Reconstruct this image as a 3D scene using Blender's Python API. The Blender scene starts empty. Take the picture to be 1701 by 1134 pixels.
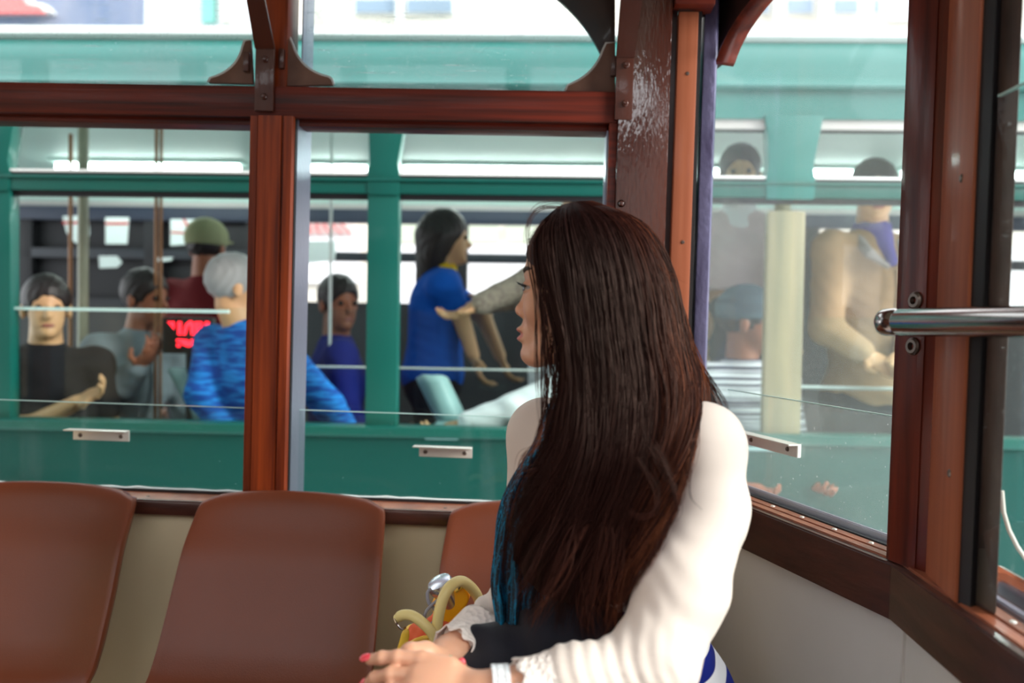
import bpy, bmesh, math, random
import numpy as np
from mathutils import Matrix, Vector

# ------------------------------------------------------------------ camera, world, sun, exposure
scn = bpy.context.scene
col = scn.collection
F = 1400.0                                   # focal length in pixels of the 1701 x 1134 frame
YAW, PITCH, ROLL = 2.7, -1.5, 1.65
EYE = Vector((0, 0, 1.25))
CAMR = (Matrix.Rotation(math.radians(YAW), 3, 'Z') @ Matrix.Rotation(math.radians(90 + PITCH), 3, 'X')
        @ Matrix.Rotation(math.radians(ROLL), 3, 'Z'))
cd = bpy.data.cameras.new('camera')
cam = bpy.data.objects.new('camera', cd); col.objects.link(cam)
cam.matrix_world = Matrix.Translation(EYE) @ CAMR.to_4x4()
cd.sensor_width = 36.0; cd.lens = F / 1701 * 36; cd.clip_start = 0.02; cd.clip_end = 200
cd.dof.use_dof = True; cd.dof.focus_distance = 1.42; cd.dof.aperture_fstop = 2.2
scn.camera = cam

w = bpy.data.worlds.new('overcast'); scn.world = w; w.use_nodes = True
nt = w.node_tree; nt.nodes.clear()
wo = nt.nodes.new('ShaderNodeOutputWorld'); bg = nt.nodes.new('ShaderNodeBackground')
bg.inputs[0].default_value = (0.93, 0.97, 1.0, 1); bg.inputs[1].default_value = 2.2
nt.links.new(bg.outputs[0], wo.inputs[0])

sd = bpy.data.lights.new('sun', 'SUN'); sun = bpy.data.objects.new('sun', sd); col.objects.link(sun)
sd.energy = 3.8; sd.angle = math.radians(22); sd.color = (1.0, 0.95, 0.88)
SUN_FROM = Vector((0.88, -0.34, 0.42))
sun.rotation_euler = SUN_FROM.to_track_quat('Z', 'Y').to_euler()
sun.location = (4, -1, 5)

scn.view_settings.view_transform = 'Standard'; scn.view_settings.look = 'None'
scn.view_settings.gamma = 1; scn.view_settings.use_curve_mapping = False
scn.view_settings.exposure = 0.40

# ------------------------------------------------------------------ small helpers
def at(px, py, Y):
    """world point at distance Y seen at a pixel of the photograph"""
    d = CAMR @ Vector((px - 850.5, -(py - 567), -F))
    return EYE + d * (Y / d.y)

def at_plane(px, py, p0, n):
    d = CAMR @ Vector((px - 850.5, -(py - 567), -F))
    return EYE + d * ((Vector(p0) - EYE).dot(n) / d.dot(n))

# the other tram stands in a frame of its own, slightly out of line with ours
TRM = (Matrix.Translation((0, 2.75, 1.25)) @ Matrix.Rotation(math.radians(0.8), 4, 'Z')
       @ Matrix.Rotation(math.radians(-0.75), 4, 'Y') @ Matrix.Translation((0, -2.75, -1.25)))
TRI = TRM.inverted()
def atb(px, py, Y):
    o = TRI @ EYE; d = TRI.to_3x3() @ (CAMR @ Vector((px - 850.5, -(py - 567), -F)))
    return o + d * ((Y - o.y) / d.y)

def srgb(r, g, b):
    f = lambda c: (c / 255 / 12.92) if c / 255 <= 0.04045 else ((c / 255 + 0.055) / 1.055) ** 2.4
    return (f(r), f(g), f(b), 1)

MATS = {}
def mat(name, color, rough=0.5, metal=0.0, spec=0.5, coat=0.0, bump=None, var=None, emit=None, trans=None, sheen=0, coat_r=0.08):
    """bump=(scale vector, strength, distance); var=(scale vector, other colour, low, high)"""
    if name in MATS: return MATS[name]
    m = bpy.data.materials.new(name); m.use_nodes = True; MATS[name] = m
    t = m.node_tree; b = t.nodes['Principled BSDF']
    b.inputs['Base Color'].default_value = color
    b.inputs['Roughness'].default_value = rough; b.inputs['Metallic'].default_value = metal
    b.inputs['Specular IOR Level'].default_value = spec
    b.inputs['Coat Weight'].default_value = coat; b.inputs['Coat IOR'].default_value = 2.0 if coat == 1.0 else 1.5; b.inputs['Coat Roughness'].default_value = coat_r
    if sheen: b.inputs['Sheen Weight'].default_value = sheen
    if emit: b.inputs['Emission Color'].default_value = emit[0]; b.inputs['Emission Strength'].default_value = emit[1]
    if bump or var: tc = t.nodes.new('ShaderNodeTexCoord')
    def noise(scale, detail=5):
        mp = t.nodes.new('ShaderNodeMapping'); mp.inputs['Scale'].default_value = scale
        n = t.nodes.new('ShaderNodeTexNoise'); n.inputs['Scale'].default_value = 1; n.inputs['Detail'].default_value = detail
        t.links.new(tc.outputs['Object'], mp.inputs[0]); t.links.new(mp.outputs[0], n.inputs['Vector'])
        return n
    if var:
        n = noise(var[0]); r = t.nodes.new('ShaderNodeValToRGB')
        r.color_ramp.elements[0].position = var[2]; r.color_ramp.elements[1].position = var[3]
        r.color_ramp.elements[0].color = color; r.color_ramp.elements[1].color = var[1]
        t.links.new(n.outputs['Fac'], r.inputs[0]); t.links.new(r.outputs[0], b.inputs['Base Color'])
    if bump:
        n = noise(bump[0], 3); bp = t.nodes.new('ShaderNodeBump')
        bp.inputs['Strength'].default_value = bump[1]; bp.inputs['Distance'].default_value = bump[2]
        t.links.new(n.outputs['Fac'], bp.inputs['Height']); t.links.new(bp.outputs[0], b.inputs['Normal'])
        if coat: t.links.new(bp.outputs[0], b.inputs['Coat Normal'])
    return m

def glass_mat(name, tint=(1, 1, 1, 1), haze=0.03, refl=1.0, dust=None, hazecol=(0.8, 0.85, 0.85, 1)):
    m = bpy.data.materials.new(name); m.use_nodes = True; MATS[name] = m
    t = m.node_tree; t.nodes.clear(); N = t.nodes.new; L = t.links.new
    out = N('ShaderNodeOutputMaterial'); tr = N('ShaderNodeBsdfTransparent'); tr.inputs[0].default_value = tint
    gl = N('ShaderNodeBsdfGlossy'); gl.inputs['Roughness'].default_value = 0.02
    fr = N('ShaderNodeFresnel'); fr.inputs[0].default_value = 1.45
    mu = N('ShaderNodeMath'); mu.operation = 'MULTIPLY'; mu.inputs[1].default_value = refl; L(fr.outputs[0], mu.inputs[0])
    geo = N('ShaderNodeNewGeometry'); inv = N('ShaderNodeMath'); inv.operation = 'SUBTRACT'; inv.inputs[0].default_value = 1; L(geo.outputs['Backfacing'], inv.inputs[1])
    mb_ = N('ShaderNodeMath'); mb_.operation = 'MULTIPLY'; L(mu.outputs[0], mb_.inputs[0]); L(inv.outputs[0], mb_.inputs[1]); mu = mb_
    m1 = N('ShaderNodeMixShader'); L(mu.outputs[0], m1.inputs[0]); L(tr.outputs[0], m1.inputs[1]); L(gl.outputs[0], m1.inputs[2])
    di = N('ShaderNodeBsdfTranslucent'); di.inputs[0].default_value = hazecol
    d2 = N('ShaderNodeBsdfDiffuse'); d2.inputs[0].default_value = hazecol
    md = N('ShaderNodeMixShader'); L(di.outputs[0], md.inputs[1]); L(d2.outputs[0], md.inputs[2])
    m2 = N('ShaderNodeMixShader'); L(m1.outputs[0], m2.inputs[1]); L(md.outputs[0], m2.inputs[2])
    m2.inputs[0].default_value = haze
    if dust:
        tc = N('ShaderNodeTexCoord')
        def layer(scale, lo, hi, det=4, amp=1.0, rot=0):
            mp = N('ShaderNodeMapping'); mp.inputs['Scale'].default_value = scale; mp.inputs['Rotation'].default_value = (0, rot, 0)
            n = N('ShaderNodeTexNoise'); n.inputs['Scale'].default_value = 1; n.inputs['Detail'].default_value = det
            r = N('ShaderNodeMapRange'); r.inputs[1].default_value = lo; r.inputs[2].default_value = hi
            r.inputs[3].default_value = 0; r.inputs[4].default_value = amp
            L(tc.outputs['Object'], mp.inputs[0]); L(mp.outputs[0], n.inputs['Vector']); L(n.outputs['Fac'], r.inputs[0]); return r
        prev = None
        for a in dust:
            r = layer(*a)
            if prev is None: prev = r
            else:
                ad = N('ShaderNodeMath'); ad.operation = 'ADD'; L(prev.outputs[0], ad.inputs[0]); L(r.outputs[0], ad.inputs[1]); prev = ad
        ad = N('ShaderNodeMath'); ad.operation = 'ADD'; ad.use_clamp = True; ad.inputs[1].default_value = haze
        L(prev.outputs[0], ad.inputs[0]); L(ad.outputs[0], m2.inputs[0])
    L(m2.outputs[0], out.inputs[0])
    return m

def tag(o, label=None, cat=None, group=None, kind=None):
    if label: o['label'] = label
    if cat: o['category'] = cat
    if group: o['group'] = group
    if kind: o['kind'] = kind
    return o

def empty(name, loc, rot=None):
    o = bpy.data.objects.new(name, None); col.objects.link(o); o.location = loc
    o.empty_display_size = 0.1
    if rot is not None: o.rotation_euler = rot
    return o

def link(name, me, m=None, parent=None, smooth=False):
    if m is not None:
        for q in (m if isinstance(m, (list, tuple)) else [m]): me.materials.append(q)
    o = bpy.data.objects.new(name, me); col.objects.link(o)
    if smooth:
        for p in me.polygons: p.use_smooth = True
    if parent is not None:
        o.parent = parent
        o.matrix_parent_inverse = world_of(parent).inverted()
    return o

def world_of(o):
    m = Matrix.LocRotScale(o.location, o.rotation_euler, o.scale)
    if o.parent: m = world_of(o.parent) @ o.matrix_parent_inverse @ m
    return m

def npmesh(name, V, Fc):
    me = bpy.data.meshes.new(name); V = np.asarray(V, np.float32); Fc = np.asarray(Fc, np.int32)
    k = Fc.shape[1]
    me.vertices.add(len(V)); me.vertices.foreach_set('co', V.ravel())
    me.loops.add(Fc.size); me.loops.foreach_set('vertex_index', Fc.ravel())
    me.polygons.add(len(Fc)); me.polygons.foreach_set('loop_start', np.arange(0, Fc.size, k, dtype=np.int32))
    me.update(calc_edges=True); me.validate()
    me.polygons.foreach_set('use_smooth', np.ones(len(me.polygons), bool))
    return me

class MB:
    """collects shapes and links them as ONE mesh object"""
    def __init__(s): s.bm = bmesh.new()
    def box(s, lo, hi, bev=0.0, seg=2):
        lo, hi = Vector(lo), Vector(hi)
        r = bmesh.ops.create_cube(s.bm, size=1, matrix=Matrix.Translation((lo + hi) / 2) @ Matrix.Diagonal([*(abs(a) for a in (hi - lo)), 1]))
        if bev:
            es = list({e for v in r['verts'] for e in v.link_edges})
            bmesh.ops.bevel(s.bm, geom=es, offset=bev, segments=seg, affect='EDGES', profile=0.6)
        return s
    def prism(s, poly, axis, a, b, bev=0.0, seg=2):
        """poly: 2D points; axis 'X','Y','Z' = extrusion; the other two in order"""
        def mk(p, t):
            if axis == 'Z': return (p[0], p[1], t)
            if axis == 'Y': return (p[0], t, p[1])
            return (t, p[0], p[1])
        v0 = [s.bm.verts.new(mk(p, a)) for p in poly]; v1 = [s.bm.verts.new(mk(p, b)) for p in poly]
        n = len(poly); fs = [s.bm.faces.new(v0), s.bm.faces.new(v1[::-1])]
        for i in range(n): fs.append(s.bm.faces.new((v0[i], v1[i], v1[(i + 1) % n], v0[(i + 1) % n])))
        bmesh.ops.recalc_face_normals(s.bm, faces=fs)
        if bev:
            es = list({e for f in fs for e in f.edges if len(e.link_faces) == 2 and e.calc_face_angle(0) > 0.5})
            bmesh.ops.bevel(s.bm, geom=es, offset=bev, segments=seg, affect='EDGES', profile=0.6)
        return s
    def hexa(s, A, B, bev=0.0):
        """two quads of 4 points each joined to a solid"""
        v0 = [s.bm.verts.new(p) for p in A]; v1 = [s.bm.verts.new(p) for p in B]; n = len(A)
        fs = [s.bm.faces.new(v0), s.bm.faces.new(v1[::-1])]
        for i in range(n): fs.append(s.bm.faces.new((v0[i], v1[i], v1[(i + 1) % n], v0[(i + 1) % n])))
        bmesh.ops.recalc_face_normals(s.bm, faces=fs)
        if bev:
            es = list({e for f in fs for e in f.edges})
            bmesh.ops.bevel(s.bm, geom=es, offset=bev, segments=2, affect='EDGES')
        return s
    def tube(s, pts, r, n=16, closed=False, flat=1.0, cap=True):
        pts = [Vector(p) for p in pts]; N = len(pts)
        rs = r if isinstance(r, (list, tuple)) else [r] * N
        rings = []; up = None
        for i, p in enumerate(pts):
            if closed: t = pts[(i + 1) % N] - pts[i - 1]
            else: t = pts[min(i + 1, N - 1)] - pts[max(i - 1, 0)]
            t.normalize()
            if up is None:
                up = Vector((0, 0, 1)) if abs(t.z) < 0.9 else Vector((0, 1, 0))
            up = (up - t * up.dot(t)).normalized(); sd_ = t.cross(up)
            rings.append([s.bm.verts.new(p + (up * math.cos(2 * math.pi * k / n) * flat + sd_ * math.sin(2 * math.pi * k / n)) * rs[i]) for k in range(n)])
        M = N if closed else N - 1
        for i in range(M):
            a, b = rings[i], rings[(i + 1) % N]
            for k in range(n): s.bm.faces.new((a[k], b[k], b[(k + 1) % n], a[(k + 1) % n]))
        if not closed and cap:
            s.bm.faces.new(rings[0]); s.bm.faces.new(rings[-1][::-1])
        return s
    def lathe(s, prof, base, axis, n=24):
        """prof [(r, t)] along axis from base"""
        axis = Vector(axis).normalized(); u = axis.orthogonal().normalized(); v = axis.cross(u); base = Vector(base)
        rings = []
        for r, t in prof:
            if r < 1e-6: rings.append([s.bm.verts.new(base + axis * t)])
            else: rings.append([s.bm.verts.new(base + axis * t + (u * math.cos(2 * math.pi * k / n) + v * math.sin(2 * math.pi * k / n)) * r) for k in range(n)])
        for a, b in zip(rings, rings[1:]):
            for k in range(n):
                q = (a[k % len(a)], a[(k + 1) % len(a)], b[(k + 1) % len(b)], b[k % len(b)])
                q = list(dict.fromkeys(q))
                if len(q) > 2: s.bm.faces.new(q)
        return s
    def grid(s, P):
        """P[i][j] points"""
        vs = [[s.bm.verts.new(p) for p in row] for row in P]
        for i in range(len(vs) - 1):
            for j in range(len(vs[0]) - 1): s.bm.faces.new((vs[i][j], vs[i][j + 1], vs[i + 1][j + 1], vs[i + 1][j]))
        return s
    def build(s, name, m, parent=None, smooth=True, solid=None, sub=0):
        bmesh.ops.recalc_face_normals(s.bm, faces=s.bm.faces)
        me = bpy.data.meshes.new(name); s.bm.to_mesh(me); s.bm.free()
        o = link(name, me, m, parent)
        if smooth:
            for p in me.polygons: p.use_smooth = True
            try: me.set_sharp_from_angle(angle=math.radians(40))
            except Exception: pass
        if solid:
            md = o.modifiers.new('thickness', 'SOLIDIFY'); md.thickness = solid; md.offset = 0
        if sub:
            md = o.modifiers.new('smooth', 'SUBSURF'); md.levels = sub; md.render_levels = sub
        return o

# ------------------------------------------------------------------ signed distance modelling (bodies, clothes, bags)
class Field:
    def __init__(s, xs, ys, zs):
        s.a = [np.asarray(v, np.float32) for v in (xs, ys, zs)]
        s.D = np.full([len(v) for v in s.a], 0.08, np.float32)
    def sub(s, lo, hi, m):
        sl = []
        for ax, l, h in zip(s.a, lo, hi):
            i = max(0, np.searchsorted(ax, l - m) - 1); j = min(len(ax), np.searchsorted(ax, h + m) + 1)
            if j <= i: return None
            sl.append(slice(i, j))
        X, Y, Z = np.meshgrid(*[ax[q] for ax, q in zip(s.a, sl)], indexing='ij', sparse=True)
        return tuple(sl), X, Y, Z
    def op(s, f, lo, hi, k=0.01, mode='add', m=None):
        m = max(0.03, 2 * k) if m is None else m
        r = s.sub(lo, hi, m)
        if r is None: return s
        sl, X, Y, Z = r; d = f(X, Y, Z); D = s.D[sl]
        if mode == 'cut': d = -d; sg = -1
        else: sg = 1
        if k > 0:
            h = np.maximum(k - np.abs(D - d), 0) / k
            e = h * h * k * 0.25
        else: e = 0
        s.D[sl] = (np.minimum(D, d) - e) if sg == 1 else (np.maximum(D, d) + e)
        return s
    def cap(s, a, b, ra, rb=None, k=0.01, mode='add'):
        a = np.array(a, float); b = np.array(b, float); rb = ra if rb is None else rb
        R = max(ra, rb); lo = np.minimum(a, b) - R; hi = np.maximum(a, b) + R; ab = b - a; L = max(float(ab @ ab), 1e-9)
        def f(X, Y, Z):
            t = np.clip(((X - a[0]) * ab[0] + (Y - a[1]) * ab[1] + (Z - a[2]) * ab[2]) / L, 0, 1)
            return np.sqrt((X - a[0] - t * ab[0]) ** 2 + (Y - a[1] - t * ab[1]) ** 2 + (Z - a[2] - t * ab[2]) ** 2) - (ra + (rb - ra) * t)
        return s.op(f, lo, hi, k, mode)
    def chain(s, pts, rs, k=0.01):
        for i in range(len(pts) - 1): s.cap(pts[i], pts[i + 1], rs[i], rs[i + 1], k)
        return s
    def ell(s, c, r, M=None, k=0.01, mode='add', clip=None):
        """M: 3x3 with columns = local axes in world"""
        c = np.array(c, float); r = np.array(r, float); M = np.eye(3) if M is None else np.array(M, float)
        ext = np.sqrt(((M * r) ** 2).sum(1)); 
        def f(X, Y, Z):
            x, y, z = X - c[0], Y - c[1], Z - c[2]
            q = [x * M[0, i] + y * M[1, i] + z * M[2, i] for i in range(3)]
            k0 = np.sqrt(sum((v / rr) ** 2 for v, rr in zip(q, r))) + 1e-6
            k1 = np.sqrt(sum((v / rr ** 2) ** 2 for v, rr in zip(q, r))) + 1e-6
            d = k0 * (k0 - 1) / k1
            if clip is not None: d = np.maximum(d, clip(*q))
            return d
        return s.op(f, c - ext, c + ext, k, mode)
    def mesh(s, name):
        V, Q = surface_nets(s.D, *s.a)
        return npmesh(name, V, Q)

def surface_nets(D, xs, ys, zs):
    ins = D < 0
    c = np.zeros([n - 1 for n in D.shape], np.uint8)
    for i in (0, 1):
        for j in (0, 1):
            for k in (0, 1):
                c += ins[i:D.shape[0] - 1 + i, j:D.shape[1] - 1 + j, k:D.shape[2] - 1 + k]
    I = np.argwhere((c > 0) & (c < 8)); idx = np.full(c.shape, -1, np.int32); idx[tuple(I.T)] = np.arange(len(I))
    P = np.zeros((len(I), 3)); W = np.zeros(len(I)); A = [np.asarray(v, float) for v in (xs, ys, zs)]
    corners = [(i, j, k) for i in (0, 1) for j in (0, 1) for k in (0, 1)]
    for a in corners:
        for ax in range(3):
            if a[ax]: continue
            b = list(a); b[ax] = 1
            ia = I + np.array(a); ib = I + np.array(b)
            da = D[tuple(ia.T)].astype(float); db = D[tuple(ib.T)].astype(float); s = (da < 0) != (db < 0)
            t = np.where(s, da / np.where(s, da - db, 1), 0)
            pa = np.stack([A[n][ia[:, n]] for n in range(3)], 1); pb = np.stack([A[n][ib[:, n]] for n in range(3)], 1)
            P += np.where(s[:, None], pa + (pb - pa) * t[:, None], 0); W += s
    P /= np.maximum(W, 1)[:, None]
    Q = []
    for ax in range(3):
        u, v = (ax + 1) % 3, (ax + 2) % 3
        s0 = [slice(None)] * 3; s1 = [slice(None)] * 3
        s0[ax] = slice(0, -1); s1[ax] = slice(1, None)
        a, b = ins[tuple(s0)], ins[tuple(s1)]
        E = np.argwhere(a != b)
        ok = (E[:, u] > 0) & (E[:, v] > 0) & (E[:, u] < D.shape[u] - 1) & (E[:, v] < D.shape[v] - 1)
        E = E[ok]; fl = a[tuple(E.T)]
        def cell(du, dv):
            e = E.copy(); e[:, u] -= du; e[:, v] -= dv; return idx[tuple(e.T)]
        q = np.stack([cell(1, 1), cell(0, 1), cell(0, 0), cell(1, 0)], 1)
        q[~fl] = q[~fl][:, ::-1]; Q.append(q)
    return P, np.concatenate(Q)

def axis(*seg):
    """axis(start, (end, step), (end, step)...)"""
    out = [seg[0]]
    for e, st in seg[1:]:
        n = max(1, int(round((e - out[-1]) / st))); out += list(np.linspace(out[-1], e, n + 1)[1:])
    return np.array(out)

def V3(p): return np.array([p[0], p[1], p[2]], float)

# ------------------------------------------------------------------ materials of the carriage
wood_v = mat('mahogany_upright', srgb(168, 70, 24), 0.45, spec=.3, coat=0.12, var=((55, 55, 2.2), srgb(88, 30, 12), 0.35, 0.68), bump=((120, 120, 5), 0.25, 0.002), coat_r=0.15)
wood_h = mat('mahogany_rail', srgb(118, 38, 18), 0.45, spec=.3, coat=0.15, var=((2.2, 55, 70), srgb(54, 18, 11), 0.35, 0.7), bump=((5, 120, 160), 0.25, 0.002), coat_r=0.15)
wood_o = mat('orange_and_lit_wood', srgb(168, 96, 66), 0.45, spec=.3, coat=0.1, var=((60, 60, 2), srgb(150, 80, 50), 0.35, 0.7), bump=((120, 120, 6), 0.2, 0.001))
wood_d = mat('dark_and_shaded_wood', srgb(116, 42, 24), 0.35, spec=.3, coat=0.25, var=((40, 40, 3), srgb(66, 22, 14), 0.3, 0.7), bump=((60, 60, 8), 0.25, 0.002), coat_r=0.12)
ledge_w = mat('ledge_wood', srgb(158, 92, 62), 0.45, coat=0.15, var=((20, 20, 20), srgb(120, 62, 40), 0.35, 0.7))
board_w = mat('board_wood', srgb(78, 40, 30), 0.35, coat=0.4, var=((9, 9, 60), srgb(52, 26, 20), 0.3, 0.7), bump=((30, 30, 140), 0.25, 0.002))
paint = mat('brown_gloss_paint', srgb(88, 38, 20), 0.3, coat=1.0, var=((10, 10, 2), srgb(70, 28, 16), 0.3, 0.7), bump=((150, 150, 32), 0.45, 0.003), coat_r=0.05)
strapm = mat('strap_paint', srgb(84, 42, 30), 0.35, coat=0.5, bump=((90, 90, 90), 0.2, 0.002))
gussetm = mat('gusset_paint', srgb(128, 92, 76), 0.5, var=((12, 12, 12), srgb(95, 62, 48), 0.35, 0.7))
gusset_d = mat('gusset_dark', srgb(62, 42, 36), 0.45, coat=0.3, var=((8, 8, 8), srgb(35, 34, 36), 0.4, 0.6))
cream = mat('cream_panel', srgb(244, 226, 188), 0.5, var=((3, 3, 3), srgb(236, 216, 176), 0.3, 0.75))
greyw = mat('grey_panel', srgb(226, 220, 212), 0.45, var=((2, 2, 2), srgb(214, 206, 198), 0.3, 0.75))
alu = mat('dull_aluminium', srgb(150, 152, 172), 0.35, metal=0.6, bump=((80, 80, 60), 0.4, 0.002))
aluv = mat('violet_aluminium', srgb(112, 108, 140), 0.35, metal=0.5, bump=((90, 90, 50), 0.6, 0.003), var=((25, 25, 6), srgb(70, 62, 92), 0.4, 0.7))
alub = mat('brown_aluminium', srgb(86, 68, 60), 0.5, metal=0.1, bump=((60, 60, 40), 0.4, 0.003), var=((30, 30, 8), srgb(58, 46, 42), 0.4, 0.7))
rubber = mat('black_rubber', srgb(24, 22, 24), 0.5)
steel = mat('brushed_steel', srgb(232, 228, 222), 0.35, metal=0.45, bump=((4, 200, 200), 0.08, 0.001))
chrome = mat('polished_steel', srgb(190, 180, 176), 0.16, metal=1.0)
screwm = mat('screw_steel', srgb(120, 108, 100), 0.35, metal=0.9)
pale_edge = mat('sealant_and_leak', srgb(225, 232, 232), 0.5)
edge_g = mat('glass_edge', srgb(190, 225, 220), 0.2)
floor_m = mat('floor_boards', srgb(58, 44, 36), 0.6, var=((3, 40, 3), srgb(44, 34, 28), 0.3, 0.7))
ceil_m = mat('ceiling_paint', srgb(150, 140, 122), 0.5)

g_side = glass_mat('side_glass', (0.95, 0.98, 0.97, 1), 0.004, 1.0, dust=[((14, 14, 1.6), 0.56, 0.85, 4, 0.08), ((260, 260, 260), 0.70, 0.78, 2, 0.35)])
g_top = glass_mat('scratched_glass', (0.93, 0.97, 0.97, 1), 0.05, 1.0, dust=[((6, 6, 3), 0.45, 0.8, 4, 0.14), ((230, 230, 230), 0.66, 0.76, 2, 0.6), ((9, 9, 160), 0.62, 0.75, 4, 0.35, 0.5), ((9, 9, 200), 0.64, 0.74, 4, 0.3, -0.9)], hazecol=(0.62, 0.72, 0.72, 1))
g_end = glass_mat('end_glass', (0.97, 0.99, 0.98, 1), 0.035, 1.0, dust=[((5, 5, 3), 0.45, 0.8, 4, 0.06), ((200, 200, 200), 0.68, 0.76, 2, 0.4)], hazecol=(0.85, 0.84, 0.82, 1))  # pale haze stands for reflections veiling the end window; specks are dirt

def atz(px, py, z):
    d = CAMR @ Vector((px - 850.5, -(py - 567), -F)); return EYE + d * ((z - EYE.z) / d.z)

def struct(mb, name, m, parent=None, **k):
    o = mb.build(name, m, parent, **k)
    if parent is None: o['kind'] = 'structure'
    return o

# ------------------------------------------------------------------ side wall with its windows
YI, YG = 1.79, 1.87
z_rail1 = at(500, 142, YI).z; z_rail0 = at(500, 194, YI).z
z_sill = at(700, 846, YI).z; z_board0 = at(700, 871, YI).z
z_pane = at(500, 681, YG).z; ZT = 2.02
xp0, xp1 = at(408, 500, YI).x, at(481, 500, YI).x
xc0, xc1 = at(1006, 400, YI).x, at(1108, 300, YI).x
zE = z_sill + 0.068

# end wall, its inner sill edge in plan
E0 = atz(1166, 806, zE); E1 = atz(1466, 921, zE); E2 = atz(1540, 964, zE); E3 = atz(1701, 1076, zE)
P0 = Vector((E0.x, E0.y)); P1 = Vector((E1.x + 0.012, E1.y - 0.035)); P2 = Vector((E3.x, E3.y)); 
P3 = P1 + (P2 - P1).normalized() * (P1.y + 0.32)
def wpt(p, q, s, d, z):
    t = (q - p).normalized(); n = Vector((-t.y, t.x)); r = p + t * s + n * d
    return Vector((r.x, r.y, z))
def wb(mb, p, q, s0, s1, d0, d1, z0, z1, bev=0.0):
    A = [wpt(p, q, s0, d0, z0), wpt(p, q, s1, d0, z0), wpt(p, q, s1, d1, z0), wpt(p, q, s0, d1, z0)]
    return mb.hexa(A, [Vector((a.x, a.y, z1)) for a in A], bev)
LA = (P1 - P0).length; LB = (P3 - P1).length

struct(MB().box((-2.9, -0.35, -0.04), (0.75, 1.88, 0.0)), 'floor', floor_m)
struct(MB().box((-2.9, -0.35, 2.46), (0.75, 1.90, 2.50)), 'ceiling', ceil_m)
struct(MB().box((-2.9, 1.805, 0.0), (P0.x + 0.06, 1.86, z_board0 + 0.003)), 'wall_back', cream)
struct(MB().box((-2.9, -0.38, 0.0), (0.62, -0.35, 0.84)), 'wall_front', wood_d)
# window posts opposite, and an unseen street front added to cut frontal light
for i, x in enumerate((-2.6, -1.8, -1.0, -.2, .56)): struct(MB().box((x - .06, -.40, .84), (x + .06, -.35, 2.46), .004), 'trim_%d' % (30 + i), wood_v)
struct(MB().box((-2.9, -.40, 1.95), (.62, -.36, 2.16), .004), 'trim_40', wood_h)  # unseen header, its height chosen to limit light from behind
struct(MB().box((-2.95, -.38, 0), (-2.9, 1.88, 2.46)), 'wall_left_added', cream)  # unseen end wall, added to keep light from the open end off the seats
o = MB().box((-14, -7.5, -2.3), (14, -7.0, 3.9)).build('building', mat('unseen_street_front', srgb(112, 108, 104), .7, var=((.6, .6, .6), srgb(84, 80, 78), .3, .7)), smooth=False)
o.name = 'wall_unseen_street'; o['kind'] = 'structure'
m = MB(); wb(m, P0, P1, -0.03, LA, 0.012, 0.06, 0.0, zE - 0.085); struct(m, 'wall_right', greyw)
m = MB(); wb(m, P1, P3, 0.0, LB, 0.012, 0.06, 0.0, zE - 0.085); struct(m, 'wall_right.001', greyw)
# joint strip between the two end panels
m = MB(); wb(m, P1, P3, -0.002, 0.004, 0.008, 0.014, 0.0, zE - 0.085); struct(m, 'trim_1', greyw)

# upper rail
m = MB(); m.box((-2.9, YI + 0.006, z_rail0), (xc0 + 0.03, YG + 0.02, z_rail1), 0.004)
m.box((-2.9, YI + 0.03, z_rail0 - 0.013), (xc0 + 0.03, YG + 0.01, z_rail0 + 0.004), 0.002)
struct(m, 'trim_2', wood_h)
# sill ledge and dark board below it
m = MB(); m.box((-2.9, YI + 0.002, z_sill - 0.012), (P0.x + 0.01, YG + 0.005, z_sill), 0.003)
sill = struct(m, 'trim_3', ledge_w)
m = MB()
for i in range(16):
    x = -2.2 + i * 0.165
    m.lathe([(0.0, 0.0022), (0.003, 0.0018), (0.0042, 0.0)], (x, YI + 0.022, z_sill), (0, 0, 1), 10)
m.build('screw_row', screwm, sill)
m = MB(); m.box((-2.9, YG - 0.012, z_sill), (P0.x, YG - 0.006, z_sill + 0.006)); m.build('track', rubber, sill)
random.seed(3)
m = MB(); pts = [(-2.85 + i * 0.03, YG - 0.004 + random.uniform(-.001, .001), z_sill + 0.006 + random.uniform(-.0015, .002)) for i in range(110)]
pts = [p for p in pts if p[0] < P0.x - 0.02]
m.tube(pts, 0.0035, 6); m.build('sealant_bead', pale_edge, sill)
m = MB(); m.box((-2.9, YI - 0.010, z_board0), (P0.x + 0.005, YI + 0.012, z_sill - 0.004), 0.003)
m.box((-2.9, YI - 0.004, z_sill - 0.012), (P0.x + 0.005, YI + 0.012, z_sill - 0.001), 0.002)
struct(m, 'trim_4', board_w)

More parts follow.
